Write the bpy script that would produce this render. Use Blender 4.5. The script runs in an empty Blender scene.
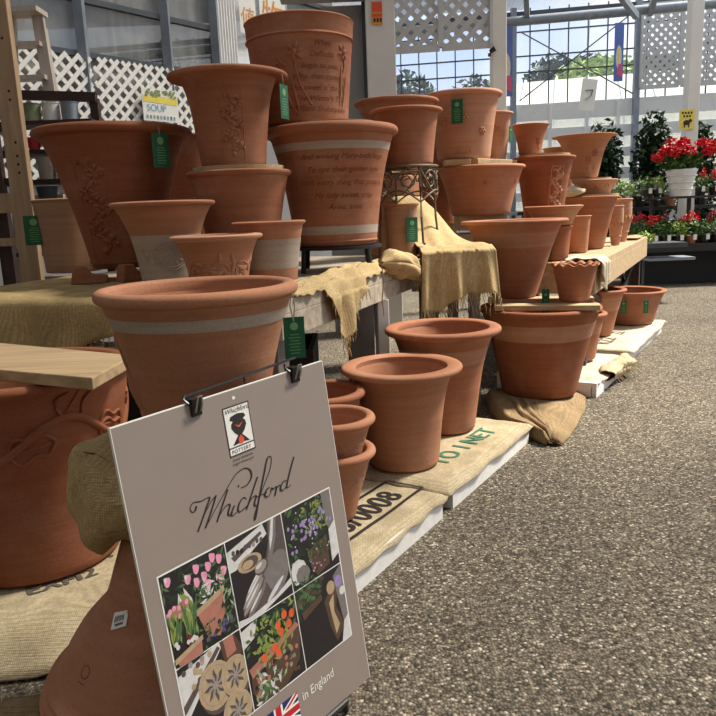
import bpy, math, random
from mathutils import Vector, Matrix, noise
random.seed(7)
scene = bpy.context.scene
col = scene.collection
PI = math.pi
CAM = Vector((0, 0, 1.10))

# ------------------------------------------------------------------ materials
def nt(name):
    m = bpy.data.materials.new(name); m.use_nodes = True
    t = m.node_tree; t.nodes.clear()
    out = t.nodes.new('ShaderNodeOutputMaterial'); b = t.nodes.new('ShaderNodeBsdfPrincipled')
    t.links.new(b.outputs[0], out.inputs[0])
    return m, t, b, out
def rgb(h):
    def f(c):
        c /= 255.
        return c / 12.92 if c <= .04045 else ((c + .055) / 1.055) ** 2.4
    return (f(h[0]), f(h[1]), f(h[2]), 1)
def node(t, kind, **kw):
    n = t.nodes.new(kind)
    for k, v in kw.items():
        if k.startswith('i_'): n.inputs[k[2:].replace('_', ' ')].default_value = v
        else: setattr(n, k, v)
    return n
def ramp(t, fac, stops):
    r = t.nodes.new('ShaderNodeValToRGB'); e = r.color_ramp.elements
    while len(e) > 1: e.remove(e[-1])
    e[0].position = stops[0][0]; e[0].color = stops[0][1]
    for p, c in stops[1:]:
        q = e.new(p); q.color = c
    t.links.new(fac, r.inputs[0]); return r.outputs[0]
def objco(t, scale=(1, 1, 1)):
    tc = t.nodes.new('ShaderNodeTexCoord'); mp = t.nodes.new('ShaderNodeMapping')
    mp.inputs['Scale'].default_value = scale
    t.links.new(tc.outputs['Object'], mp.inputs[0]); return mp.outputs[0]
def mix(t, fac, a, b, mode='MIX'):
    n = t.nodes.new('ShaderNodeMix'); n.data_type = 'RGBA'; n.blend_type = mode
    for s, v in ((n.inputs[0], fac), (n.inputs[6], a), (n.inputs[7], b)):
        if hasattr(v, 'links') or hasattr(v, 'is_linked'): t.links.new(v, s)
        else: s.default_value = v
    return n.outputs[2]
def bump(t, b, h, strength=.3, dist=.01):
    n = t.nodes.new('ShaderNodeBump'); n.inputs['Strength'].default_value = strength; n.inputs['Distance'].default_value = dist
    t.links.new(h, n.inputs['Height']); t.links.new(n.outputs[0], b.inputs['Normal'])
def nz(t, co, scale, detail=4, rough=.55):
    n = t.nodes.new('ShaderNodeTexNoise'); n.inputs['Scale'].default_value = scale
    n.inputs['Detail'].default_value = detail; n.inputs['Roughness'].default_value = rough
    t.links.new(co, n.inputs['Vector']); return n.outputs[0]
def plain(name, c, rough=.6, metal=0, var=.12, vs=12):
    m, t, b, o = nt(name)
    co = objco(t); f = nz(t, co, vs)
    c = rgb(c); d = tuple(x * (1 - var) for x in c[:3]) + (1,); l = tuple(min(1, x * (1 + var)) for x in c[:3]) + (1,)
    t.links.new(ramp(t, f, [(.3, d), (.7, l)]), b.inputs['Base Color'])
    b.inputs['Roughness'].default_value = rough; b.inputs['Metallic'].default_value = metal
    return m
def terracotta(name, c, bloom=.35, bcol=(205, 172, 150)):
    m, t, b, o = nt(name)
    oi = t.nodes.new('ShaderNodeObjectInfo')
    co = objco(t); a = nz(t, co, 5, 5); f = nz(t, co, 160, 2)
    co2 = objco(t, (2.5, 2.5, 42)); rings = nz(t, co2, 1.0, 3)
    c = rgb(c); d = tuple(x * .84 for x in c[:3]) + (1,); l = tuple(min(1, x * 1.14) for x in c[:3]) + (1,)
    base = ramp(t, rings, [(.25, d), (.75, l)])
    blf = ramp(t, a, [(.5, (0, 0, 0, 1)), (.8, (bloom, bloom, bloom, 1))])
    cc = mix(t, blf, base, rgb(bcol))
    sp = ramp(t, f, [(.3, (.88, .88, .88, 1)), (.6, (1, 1, 1, 1))])
    cc = mix(t, 1.0, cc, sp, 'MULTIPLY')
    t.links.new(cc, b.inputs['Base Color'])
    b.inputs['Roughness'].default_value = .78; b.inputs['Specular IOR Level'].default_value = .25
    ad = t.nodes.new('ShaderNodeMath'); ad.operation = 'MULTIPLY_ADD'; ad.inputs[1].default_value = .25
    t.links.new(f, ad.inputs[0]); t.links.new(rings, ad.inputs[2])
    bump(t, b, ad.outputs[0], .25, .006)
    return m
def burlap(name, c, sc=1.0, var=.3):
    m, t, b, o = nt(name)
    co = objco(t)
    def w(dirn):
        n = t.nodes.new('ShaderNodeTexWave'); n.wave_type = 'BANDS'; n.bands_direction = dirn
        n.inputs['Scale'].default_value = 62 * sc; n.inputs['Distortion'].default_value = 1.2; n.inputs['Detail'].default_value = 1
        n.inputs['Detail Scale'].default_value = 1.5
        t.links.new(co, n.inputs['Vector']); return n.outputs['Fac']
    wx, wy, wz = w('X'), w('Y'), w('Z')
    mx = t.nodes.new('ShaderNodeMath'); mx.operation = 'ADD'; t.links.new(wx, mx.inputs[0]); t.links.new(wy, mx.inputs[1])
    m2 = t.nodes.new('ShaderNodeMath'); m2.operation = 'ADD'; t.links.new(mx.outputs[0], m2.inputs[0]); t.links.new(wz, m2.inputs[1])
    m3 = t.nodes.new('ShaderNodeMath'); m3.operation = 'MULTIPLY'; m3.inputs[1].default_value = .333; t.links.new(m2.outputs[0], m3.inputs[0])
    c = rgb(c); d = tuple(x * (1 - 1.5 * var) for x in c[:3]) + (1,); l = tuple(min(1, x * (1 + var)) for x in c[:3]) + (1,)
    k = ramp(t, m3.outputs[0], [(.15, d), (.75, l)])
    k = mix(t, 1.0, k, ramp(t, nz(t, co, 110, 3, .7), [(.3, (.74, .73, .71, 1)), (.7, (1.12, 1.12, 1.12, 1))]), 'MULTIPLY')
    big = ramp(t, nz(t, co, 7, 5), [(.3, (.74, .72, .68, 1)), (.7, (1.05, 1.05, 1.05, 1))])
    t.links.new(mix(t, 1.0, k, big, 'MULTIPLY'), b.inputs['Base Color'])
    b.inputs['Roughness'].default_value = .95; b.inputs['Specular IOR Level'].default_value = .1
    bump(t, b, m3.outputs[0], .28, .003)
    return m
def wood(name, c, rough=.7, axis=0, var=.3):
    m, t, b, o = nt(name)
    s = [26, 26, 26]; s[axis] = 1.6
    co = objco(t, tuple(s)); f = nz(t, co, 1.2, 6, .6)
    c = rgb(c); d = tuple(x * (1 - var) for x in c[:3]) + (1,); l = tuple(min(1, x * (1 + var * .7)) for x in c[:3]) + (1,)
    t.links.new(ramp(t, f, [(.3, d), (.68, l)]), b.inputs['Base Color'])
    b.inputs['Roughness'].default_value = rough; bump(t, b, f, .2, .004)
    return m
def leafmat(name, c1, c2):
    m, t, b, o = nt(name)
    co = objco(t); f = nz(t, co, 9, 3)
    t.links.new(ramp(t, f, [(.3, rgb(c1)), (.68, rgb(c2))]), b.inputs['Base Color'])
    b.inputs['Roughness'].default_value = .55; b.inputs['Specular IOR Level'].default_value = .3
    return m
def pane(name, c, trans, rough=.1):
    m, t, b, o = nt(name)
    b.inputs['Base Color'].default_value = rgb(c); b.inputs['Roughness'].default_value = rough
    tr = t.nodes.new('ShaderNodeBsdfTransparent'); tr.inputs[0].default_value = (.97, .98, 1, 1)
    mx = t.nodes.new('ShaderNodeMixShader'); mx.inputs[0].default_value = trans
    t.links.new(b.outputs[0], mx.inputs[1]); t.links.new(tr.outputs[0], mx.inputs[2]); t.links.new(mx.outputs[0], o.inputs[0])
    return m
M = {}
M['terra'] = terracotta('terracotta', (174, 120, 90))
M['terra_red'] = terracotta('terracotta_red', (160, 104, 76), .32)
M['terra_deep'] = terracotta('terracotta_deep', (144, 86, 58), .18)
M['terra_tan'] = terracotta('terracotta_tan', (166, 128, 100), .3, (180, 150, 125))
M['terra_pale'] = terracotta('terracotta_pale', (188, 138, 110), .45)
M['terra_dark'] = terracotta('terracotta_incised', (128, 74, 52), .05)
M['slip'] = terracotta('slip_grey', (172, 156, 142), .3, (196, 180, 166))
M['slip_pale'] = terracotta('slip_pale', (170, 122, 96), .4, (200, 166, 142))
M['burlap'] = burlap('burlap', (196, 172, 130), 1.0, .16)
M['burlap_pale'] = burlap('burlap_pale', (192, 177, 148), 1.0, .16)
M['burlap_brown'] = burlap('burlap_brown', (152, 130, 100), 1.0, .18)
M['burlap_olive'] = burlap('burlap_olive', (188, 164, 120), 1.0, .18)
M['burlap_white'] = burlap('burlap_white', (216, 204, 182), 1.0, .12)
M['board'] = wood('board_wood', (178, 152, 116), .7, 0)
M['beam'] = wood('weathered_wood', (168, 156, 138), .8, 0)
M['post'] = wood('post_wood', (168, 138, 106), .7, 2)
M['greyboard'] = wood('grey_board', (112, 104, 98), .7, 2, .15)
M['white_wood'] = wood('white_painted_wood', (228, 225, 220), .7, 0, .08)
M['dark_wood'] = wood('dark_brown_wood', (58, 36, 32), .6, 0)
M['ladder'] = wood('ladder_grey_wood', (186, 172, 160), .6, 2, .2)
M['black'] = plain('black_plastic', (24, 24, 26), .35)
M['blackmatte'] = plain('black_matte', (22, 20, 20), .8)
M['iron'] = plain('wrought_iron', (112, 98, 82), .5, .25)
M['steel'] = plain('galvanised_steel', (176, 172, 164), .35, .8)
M['greypost'] = plain('grey_steel', (136, 144, 154), .5, .3)
M['darksteel'] = plain('dark_steel', (74, 78, 84), .5, .3)
M['white'] = plain('white_paint', (224, 224, 222), .6, 0, .04)
M['whitewall'] = plain('off_white_wall', (222, 220, 214), .8, 0, .05, 3)
M['greywall'] = plain('grey_panel', (150, 148, 148), .7, 0, .05, 3)
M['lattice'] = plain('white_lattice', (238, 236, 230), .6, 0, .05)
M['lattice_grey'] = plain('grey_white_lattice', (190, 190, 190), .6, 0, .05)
M['taupe'] = plain('taupe_board', (146, 132, 124), .5, 0, .02)
M['green_tag'] = plain('green_card', (12, 92, 58), .5, 0, .06)
M['gold_print'] = plain('pale_green_print', (122, 170, 110), .6)
M['paper'] = plain('white_paper', (236, 234, 228), .6, 0, .03)
M['ink'] = plain('dark_ink', (38, 30, 30), .6)
M['greenink'] = plain('green_ink', (60, 110, 84), .8)
M['greyink'] = plain('faded_ink', (92, 84, 72), .9)
M['blueink'] = plain('blue_ink', (84, 92, 130), .9)
M['string'] = plain('jute_string', (150, 140, 120), .9)
M['red_petal'] = plain('red_petals', (206, 22, 34), .6, 0, .25, 20)
M['leaf'] = leafmat('green_leaves', (34, 62, 26), (92, 124, 58))
M['leaf_dark'] = leafmat('dark_leaves', (14, 28, 16), (46, 70, 36))
M['leaf_light'] = leafmat('light_leaves', (110, 140, 60), (170, 190, 100))
M['leaf_grey'] = leafmat('grey_green_leaves', (96, 112, 84), (160, 170, 136))
M['glass'] = pane('clear_glass', (225, 232, 240), .86)
M['film'] = pane('white_film', (240, 240, 238), .35, .7)
M['tunnel'] = plain('white_tunnel_film', (226, 226, 214), .7, 0, .05)
_t = M['tunnel'].node_tree; _tl = _t.nodes.new('ShaderNodeBsdfTranslucent'); _tl.inputs[0].default_value = rgb((235, 235, 226)); _mx = _t.nodes.new('ShaderNodeMixShader'); _mx.inputs[0].default_value = .5
_o = [n for n in _t.nodes if n.type == 'OUTPUT_MATERIAL'][0]; _p = [n for n in _t.nodes if n.type == 'BSDF_PRINCIPLED'][0]
_t.links.new(_p.outputs[0], _mx.inputs[1]); _t.links.new(_tl.outputs[0], _mx.inputs[2]); _t.links.new(_mx.outputs[0], _o.inputs[0])
for nm, c in dict(pink=(226, 150, 178), dkgreen=(34, 52, 34), midgreen=(76, 104, 62), potbrown=(170, 112, 96), lilac=(150, 130, 176), clay=(150, 138, 132),
                  claydark=(86, 74, 70), dark=(34, 28, 28), orange=(214, 96, 54), pale=(206, 204, 204), beige=(176, 152, 120), brown=(84, 62, 48),
                  yellowgreen=(134, 146, 72), navy=(28, 44, 104), unionred=(190, 30, 46), yellow=(232, 214, 92), cyan=(120, 170, 200), skyblue=(86, 110, 180),
                  amber=(224, 150, 50), redorange=(226, 84, 44), magenta=(206, 90, 130), stone=(120, 112, 110), purple=(96, 74, 130), maroon=(120, 32, 44), red=(176, 44, 60)).items():
    M[nm] = plain('print_' + nm, c, .55, 0, .12, 60)
def ground_mat():
    m, t, b, o = nt('asphalt_gravel')
    co = objco(t)
    v = t.nodes.new('ShaderNodeTexVoronoi'); v.inputs['Scale'].default_value = 125; t.links.new(co, v.inputs['Vector'])
    v2 = t.nodes.new('ShaderNodeTexVoronoi'); v2.inputs['Scale'].default_value = 210; t.links.new(co, v2.inputs['Vector'])
    sep = t.nodes.new('ShaderNodeSeparateColor'); t.links.new(v.outputs['Color'], sep.inputs[0])
    stones = ramp(t, sep.outputs[0], [(.0, rgb((72, 66, 60))), (.3, rgb((104, 97, 87))), (.7, rgb((130, 121, 108))), (.92, rgb((158, 149, 133))), (1, rgb((206, 197, 182)))])
    gap = ramp(t, v.outputs['Distance'], [(.35, (1, 1, 1, 1)), (.8, (.46, .44, .42, 1))])
    k = mix(t, 1.0, stones, gap, 'MULTIPLY')
    fine = ramp(t, nz(t, co, 40, 4), [(.3, (.84, .84, .84, 1)), (.7, (1.1, 1.09, 1.07, 1))])
    k = mix(t, 1.0, k, fine, 'MULTIPLY')
    big = ramp(t, nz(t, co, 1.3, 5), [(.3, (.82, .81, .79, 1)), (.7, (1.12, 1.1, 1.06, 1))])
    k = mix(t, 1.0, k, big, 'MULTIPLY')
    t.links.new(k, b.inputs['Base Color']); b.inputs['Roughness'].default_value = .92; b.inputs['Specular IOR Level'].default_value = .2
    inv = t.nodes.new('ShaderNodeMath'); inv.operation = 'SUBTRACT'; inv.inputs[0].default_value = 1
    t.links.new(v.outputs['Distance'], inv.inputs[1])
    bump(t, b, inv.outputs[0], .6, .008)
    return m
M['ground'] = ground_mat()
def dirty_glass():
    m, t, b, o = nt('dusty_glass')
    co = objco(t, (7, 7, .35)); f = nz(t, co, 1.4, 5, .6); g = nz(t, objco(t), 5, 4)
    s = mix(t, .4, ramp(t, f, [(.35, rgb((104, 106, 104))), (.62, rgb((140, 140, 134))), (.78, rgb((196, 194, 186)))]), ramp(t, g, [(.3, rgb((96, 98, 96))), (.7, rgb((150, 150, 146)))]))
    t.links.new(s, b.inputs['Base Color']); b.inputs['Roughness'].default_value = .35
    tr = t.nodes.new('ShaderNodeBsdfTransparent'); mx = t.nodes.new('ShaderNodeMixShader'); mx.inputs[0].default_value = .3
    t.links.new(b.outputs[0], mx.inputs[1]); t.links.new(tr.outputs[0], mx.inputs[2]); t.links.new(mx.outputs[0], o.inputs[0])
    return m
M['dirty'] = dirty_glass()
def roof_mat(name, k):
    m, t, b, o = nt(name)
    co = objco(t); w = t.nodes.new('ShaderNodeTexWave'); w.bands_direction = 'X'; w.inputs['Scale'].default_value = 6; t.links.new(co, w.inputs['Vector'])
    b.inputs['Base Color'].default_value = rgb((196, 200, 206)); b.inputs['Roughness'].default_value = .6
    bump(t, b, w.outputs['Fac'], .5, .02)
    tr = t.nodes.new('ShaderNodeBsdfTransparent'); tr.inputs[0].default_value = (1, .985, .95, 1)
    mx = t.nodes.new('ShaderNodeMixShader'); mx.inputs[0].default_value = k
    t.links.new(b.outputs[0], mx.inputs[1]); t.links.new(tr.outputs[0], mx.inputs[2]); t.links.new(mx.outputs[0], o.inputs[0])
    return m
M['roof'] = roof_mat('translucent_roof_sheet', .72); M['roof_half'] = roof_mat('dimming_roof_sheet', .36); M['roof_shade'] = roof_mat('strong_dimming_roof_sheet', .26)  # second and third sheets transmit less, to dim the sun below them

# ------------------------------------------------------------------ mesh building
class MB:
    def __init__(s): s.v = []; s.f = []; s.m = []
    def add(s, vs, fs, mi=0):
        o = len(s.v); s.v += [tuple(v) for v in vs]; s.f += [tuple(i + o for i in f) for f in fs]; s.m += [mi] * len(fs); return s
    def box(s, c, d, rz=0, mi=0, mat=None):
        x, y, z = d[0] / 2, d[1] / 2, d[2] / 2
        vs = [Vector((a, b, e)) for a in (-x, x) for b in (-y, y) for e in (-z, z)]
        R = mat if mat is not None else Matrix.Rotation(rz, 3, 'Z')
        vs = [R @ v + Vector(c) for v in vs]
        return s.add(vs, [(0, 1, 3, 2), (4, 6, 7, 5), (0, 4, 5, 1), (2, 3, 7, 6), (0, 2, 6, 4), (1, 5, 7, 3)], mi)
    def beam(s, a, b, w, h, mi=0, up=(0, 0, 1)):
        a = Vector(a); b = Vector(b); d = b - a; L = d.length; x = d.normalized()
        u = Vector(up); y = u.cross(x)
        if y.length < 1e-4: y = Vector((0, 1, 0)).cross(x)
        y.normalize(); z = x.cross(y)
        R = Matrix((x, y, z)).transposed()
        return s.box((a + b) / 2, (L, w, h), mat=R, mi=mi)
    def tube(s, pts, r, n=8, mi=0, closed=False, cap=True):
        pts = [Vector(p) for p in pts]; N = len(pts); rings = []
        up = Vector((0, 0, 1))
        for i, p in enumerate(pts):
            if closed: d = pts[(i + 1) % N] - pts[i - 1]
            else: d = pts[min(i + 1, N - 1)] - pts[max(i - 1, 0)]
            d = d.normalized() if d.length > 1e-9 else Vector((0, 0, 1))
            a = up.cross(d)
            if a.length < .05: a = Vector((0, 1, 0)).cross(d)
            a.normalize(); b = d.cross(a)
            rr = r[i] if isinstance(r, (list, tuple)) else r
            rings.append([p + (a * math.cos(2 * PI * k / n) + b * math.sin(2 * PI * k / n)) * rr for k in range(n)])
        vs = [v for q in rings for v in q]; fs = []
        for i in range(N if closed else N - 1):
            j = (i + 1) % N
            for k in range(n): fs.append((i * n + k, i * n + (k + 1) % n, j * n + (k + 1) % n, j * n + k))
        if cap and not closed: fs += [tuple(range(n))[::-1], tuple((N - 1) * n + k for k in range(n))]
        return s.add(vs, fs, mi)
    def lathe(s, prof, n=72, mi=0, closed=False, wob=None, c=(0, 0, 0)):
        N = len(prof); vs = []
        for k in range(n):
            a = 2 * PI * k / n
            for (r, z) in prof:
                rr, zz = (r, z) if wob is None else wob(r, z, a)
                vs.append((c[0] + rr * math.cos(a), c[1] + rr * math.sin(a), c[2] + zz))
        fs = []
        for k in range(n):
            j = (k + 1) % n
            for i in range(N if closed else N - 1):
                e = (i + 1) % N
                fs.append((k * N + i, j * N + i, j * N + e, k * N + e))
        return s.add(vs, fs, mi)
    def ball(s, c, r, mi=0, n=8, sq=(1, 1, 1)):
        vs = []; fs = []; h = max(3, n // 2)
        for i in range(h + 1):
            th = PI * i / h
            for k in range(n):
                a = 2 * PI * k / n
                vs.append((c[0] + r * sq[0] * math.sin(th) * math.cos(a), c[1] + r * sq[1] * math.sin(th) * math.sin(a), c[2] + r * sq[2] * math.cos(th)))
        for i in range(h):
            for k in range(n): fs.append((i * n + k, (i + 1) * n + k, (i + 1) * n + (k + 1) % n, i * n + (k + 1) % n))
        return s.add(vs, fs, mi)
    def quad(s, a, b, c, d, mi=0): return s.add([a, b, c, d], [(0, 1, 2, 3)], mi)
    def build(s, name, mats, parent=None, smooth=False, sharp=40):
        me = bpy.data.meshes.new(name); me.from_pydata(s.v, [], s.f); me.update()
        for m in (mats if isinstance(mats, (list, tuple)) else [mats]): me.materials.append(M[m] if isinstance(m, str) else m)
        me.polygons.foreach_set('material_index', s.m)
        if smooth:
            me.polygons.foreach_set('use_smooth', [True] * len(me.polygons)); me.set_sharp_from_angle(angle=math.radians(sharp))
        me.update()
        o = bpy.data.objects.new(name, me); col.objects.link(o)
        if parent: o.parent = parent
        return o
def tag(o, label=None, cat=None, group=None, kind=None):
    if label: o['label'] = label
    if cat: o['category'] = cat
    if group: o['group'] = group
    if kind: o['kind'] = kind
    return o
def empty(name, loc, label, cat, group=None, rz=0):
    o = bpy.data.objects.new(name, None); col.objects.link(o); o.location = loc; o.rotation_euler = (0, 0, rz); o.empty_display_size = .05
    return tag(o, label, cat, group)
def bevel(o, w=.004, n=2):
    m = o.modifiers.new('bevel', 'BEVEL'); m.width = w; m.segments = n; m.limit_method = 'ANGLE'; m.angle_limit = math.radians(40); return o
def struct(o): o['kind'] = 'structure'; return o
_tc = {}
def text_polys(s, size=1.0, shear=0.0, align='LEFT', space=1.0):
    k = (s, shear, align, space)
    if k not in _tc:
        cu = bpy.data.curves.new('t', 'FONT'); cu.body = s; cu.size = 1; cu.shear = shear; cu.align_x = align; cu.resolution_u = 3; cu.space_character = space
        o = bpy.data.objects.new('t', cu); col.objects.link(o)
        dg = bpy.context.evaluated_depsgraph_get(); dg.update()
        me = bpy.data.meshes.new_from_object(o.evaluated_get(dg))
        vs = [tuple(v.co) for v in me.vertices]; fs = [tuple(p.vertices) for p in me.polygons]
        bpy.data.objects.remove(o); bpy.data.curves.remove(cu); bpy.data.meshes.remove(me)
        _tc[k] = (vs, fs)
    vs, fs = _tc[k]
    return [(x * size, y * size) for x, y, z in vs], fs
def add_text(mb, s, size, fn, shear=0, align='LEFT', mi=0, space=1.0, sx=1.0):
    vs, fs = text_polys(s, size, shear, align, space)
    if vs: mb.add([fn(x * sx, y) for x, y in vs], fs, mi)
def catmull(pts, n=8):
    out = []; P = [Vector(p) for p in pts]
    for i in range(len(P) - 1):
        p0 = P[max(i - 1, 0)]; p1 = P[i]; p2 = P[i + 1]; p3 = P[min(i + 2, len(P) - 1)]
        for k in range(n):
            t = k / n
            out.append(.5 * ((2 * p1) + (p2 - p0) * t + (2 * p0 - 5 * p1 + 4 * p2 - p3) * t * t + (3 * p1 - p0 - 3 * p2 + p3) * t ** 3))
    out.append(P[-1]); return out

# ------------------------------------------------------------------ setting
def build_setting():
    mb = MB(); mb.quad((-30, -8, 0), (40, -8, 0), (40, 45, 0), (-30, 45, 0)); struct(mb.build('floor', 'ground'))
    # left glazed wall with its sill, posts and lower boarding
    p0 = Vector((-2.359, 6.2, 0)); d = Vector((.616, .788, 0)); n = Vector((.788, -.616, 0))
    W = lambda s, z, o=0: p0 + d * s + n * o + Vector((0, 0, z))
    mb = MB(); mb.beam(W(-14, 1.24), W(3.6, 1.24), .06, 2.48); mb.beam(W(-14, 5.2), W(3.6, 5.2), .06, 2.0); struct(mb.build('wall_left', 'greywall'))
    mb = MB(); mb.beam(W(1.98, 3.3, .0), W(2.8, 3.3, .0), .04, 1.8); struct(mb.build('wall_left_panel', 'film'))
    fr = MB()
    for z in (2.47, 2.9, 3.55, 4.2): fr.beam(W(-3, z, .04), W(1.98, z, .04), .05, .045)
    for z in (2.95, 3.4, 4.2): fr.beam(W(2.8, z, .04), W(3.6, z, .04), .05, .04)
    struct(fr.build('trim_1', 'darksteel'))
    fr = MB()
    for s in (-2.3, -1.45, -.62, .22, 1.09, 1.68): fr.beam(W(s, 1.2, .07), W(s, 4.4, .07), .075, .075)
    struct(fr.build('trim_2', 'greypost'))
    for i, (a, b) in enumerate(((-14, -1.45), (-1.45, .22), (.22, 1.09), (1.09, 1.98), (2.8, 3.6))):
        mb = MB(); mb.beam(W(a, 3.4), W(b, 3.4), .01, 1.9); struct(mb.build('window_%d' % (i + 1), 'dirty'))
    # corrugated pale cladding beside the banners
    mb = MB()
    for i in range(7): mb.tube([W(1.74 + i * .036, 1.6, .06), W(1.74 + i * .036, 4.3, .06)], .02, 8)
    struct(mb.build('trim_3', 'white', smooth=True))
    # lattice fencing on the left wall
    def lattice(name, W2, s0, s1, z0, z1, pitch, w, mat, label, cat, frame=0, t=.012):
        mb = MB(); L = s1 - s0; Hh = z1 - z0
        for sg in (1, -1):
            k = -Hh
            while k < L:
                # line s = s0 + k + tt (or mirrored), z = z0 + tt
                t0 = max(0, -k); t1 = min(Hh, L - k)
                if t1 - t0 > .01:
                    a = (k + t0, t0); b = (k + t1, t1)
                    if sg < 0: a = (L - a[0], a[1]); b = (L - b[0], b[1])
                    A = W2(s0 + a[0], z0 + a[1], .006 * sg); B = W2(s0 + b[0], z0 + b[1], .006 * sg)
                    nn = (W2(0, 0, 1) - W2(0, 0, 0))
                    mb.beam(A, B, w, t, up=nn)
                k += pitch
        if frame:
            for zz in (z0, z1): mb.beam(W2(s0, zz), W2(s1, zz), .03, frame)
            for ss in (s0, s1): mb.beam(W2(ss, z0), W2(ss, z1), .03, frame)
        o = mb.build(name, mat); tag(o, label, cat); return o
    for (a, b, lab) in ((-1.5, .255, 'white diamond lattice panel behind the stepladder and dark shelf'), (.285, 1.98, 'white diamond lattice panel with a pale poster on it')):
        lattice('lattice_panel', lambda s, z, o=0: W(s, z, .10 + o), a, b, 1.45, 2.45, .118, .032, 'lattice', lab, 'lattice')
    # poster on the lattice
    r = empty('poster', W(.69, 1.97, .16), 'pale poster with green and yellow top on white lattice', 'poster')
    B = lambda u, v, o: d * u + Vector((0, 0, v)) + n * o
    mb = MB(); mb.beam(B(0, .14, 0), B(.39, .14, 0), .004, .28); mb.build('sheet', 'paper', r)
    mb = MB(); rnd = random.Random(3)
    mb.quad(B(.01, .16, .004), B(.38, .15, .004), B(.38, .21, .004), B(.01, .22, .004), 1)
    for i in range(26):
        u = rnd.uniform(.02, .36); v = rnd.uniform(.215, .265); s = .018
        mb.quad(B(u - s, v - s * .6, .005 + i * 1e-4), B(u + s * .5, v - s * .6, .005 + i * 1e-4), B(u + s, v + s * .6, .005 + i * 1e-4), B(u - s * .4, v + s * .6, .005 + i * 1e-4), rnd.choice((0, 2, 0)))
    add_text(mb, 'SOUP', .085, lambda x, y: B(.04 + x, .085 + y, .006), mi=3)
    for i in range(9): mb.quad(B(.03 + i * .037, .02, .005), B(.05 + i * .037, .02, .005), B(.05 + i * .037, .05, .005), B(.03 + i * .037, .05, .005), 2 if i % 2 else 3)
    mb.build('print', ['yellowgreen', 'yellow', 'leaf_grey', 'cyan'], r)
    # banners with amber characters
    for (s0, s1, z0, z1, txt, lab) in ((2.02, 2.25, 2.92, 3.32, '値', 'narrow white banner with one amber character beside pale cladding'),
                                       (2.31, 2.70, 2.95, 3.95, '高物', 'wide white banner with large amber characters above the rear pots')):
        r = empty('banner', W(s0, z0, .08), lab, 'banner')
        mb = MB(); mb.beam(B(0, (z1 - z0) / 2, 0), B(s1 - s0, (z1 - z0) / 2, 0), .004, z1 - z0); mb.build('cloth', 'paper', r)
        mb = MB(); w = s1 - s0; top = z1 - z0
        for i, ch in enumerate(txt[::-1] if 0 else txt):
            size = w * .86 / .95
            base = .08 if len(txt) == 1 else (.42 if i == 0 else .06)
            add_text(mb, ch, size, lambda x, y: B(.07 * w + x, base + y, .005), sx=.95)
        mb.build('lettering', 'amber', r)
    # grey panel with header, white pillar
    mb = MB(); mb.box((-.02, 6.66, 1.42), (.36, .05, 2.84)); struct(mb.build('wall_partition', 'greywall'))
    mb = MB(); mb.box((.165, 6.62, 1.45), (.03, .09, 2.9)); struct(mb.build('trim_4', 'darksteel'))
    mb = MB(); mb.box((.30, 6.55, 1.75), (.245, .2, 3.5)); struct(bevel(mb.build('pillar_white', 'whitewall'), .006))
    mb = MB(); mb.box((.12, 6.5, 3.0), (1.3, .14, .3)); struct(mb.build('beam_header', 'greywall'))
    r = empty('notice', (.235, 6.438, 2.63), 'small red and yellow notice on the white pillar', 'notice')
    mb = MB(); mb.box((.04, 0, .09), (.085, .005, .18)); mb.build('sheet', 'amber', r)
    mb = MB(); mb.quad((0, -.004, .10), (.08, -.004, .10), (.08, -.004, .175), (0, -.004, .175), 0)
    for i in range(3):
        mb.quad((.008 + i * .026, -.004, .02), (.026 + i * .026, -.004, .02), (.026 + i * .026, -.004, .05), (.008 + i * .026, -.004, .05), 1)
    mb.quad((0, -.005, .06), (.08, -.005, .06), (.08, -.005, .085), (0, -.005, .085), 0)
    mb.build('print', ['redorange', 'ink'], r)
    # hanging lattice and its post
    Wf = lambda s, z, o=0: Vector((s, 8.0 - .12 * (s - .5) - o, z))
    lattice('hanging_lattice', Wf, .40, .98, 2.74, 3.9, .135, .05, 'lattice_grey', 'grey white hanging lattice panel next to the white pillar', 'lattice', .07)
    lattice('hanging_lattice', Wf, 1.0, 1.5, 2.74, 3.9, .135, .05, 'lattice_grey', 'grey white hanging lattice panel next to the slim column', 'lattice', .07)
    mb = MB(); mb.box((1.59, 7.95, 2.2), (.15, .15, 4.4)); struct(bevel(mb.build('column_1', 'whitewall'), .008))
    mb = MB(); mb.box((4.766, 10.42, 2.2), (.17, .16, 4.4)); struct(bevel(mb.build('column_2', 'whitewall'), .008))
    r = empty('spotlight', (1.485, 7.85, 2.66), 'small black spotlight clamped to the slim white column', 'lamp')
    mb = MB(); mb.tube([(0, 0, 0), (.05, -.02, .03)], [.02, .028], 12); mb.build('lamp_head', 'black', r, True)
    mb = MB(); mb.box((.0, .015, -.025), (.03, .03, .03)); mb.build('clamp', 'darksteel', r)
    # back wall: greenhouse glazing
    q = Vector((3.2, 14, 0)); dd = Vector((.985, -.174, 0)); nn = Vector((-.174, -.985, 0))
    WB = lambda s, z, o=0: q + dd * s + nn * o + Vector((0, 0, z))
    mb = MB()
    for z, h in ((.5, 1.0), (1.25, .16), (1.62, .2), (2.0, .16), (2.38, .2), (2.78, .3)): mb.beam(WB(-9, z), WB(9, z), .05, h)
    for s in (-.1, .55, 1.2, 1.75): mb.beam(WB(s, 1.0, .01), WB(s, 2.9, .01), .05, .12)
    struct(mb.build('wall_back', 'white'))
    mb = MB()
    for z in (3.5, 3.78, 4.2, 4.5): mb.beam(WB(-9, z), WB(9, z), .03, .022 if z != 4.5 else .1)
    k = -9
    while k < 9: mb.beam(WB(k, 2.9), WB(k, 4.6), .02, .02); k += .34
    struct(mb.build('trim_5', 'darksteel'))
    mb = MB()
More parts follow.
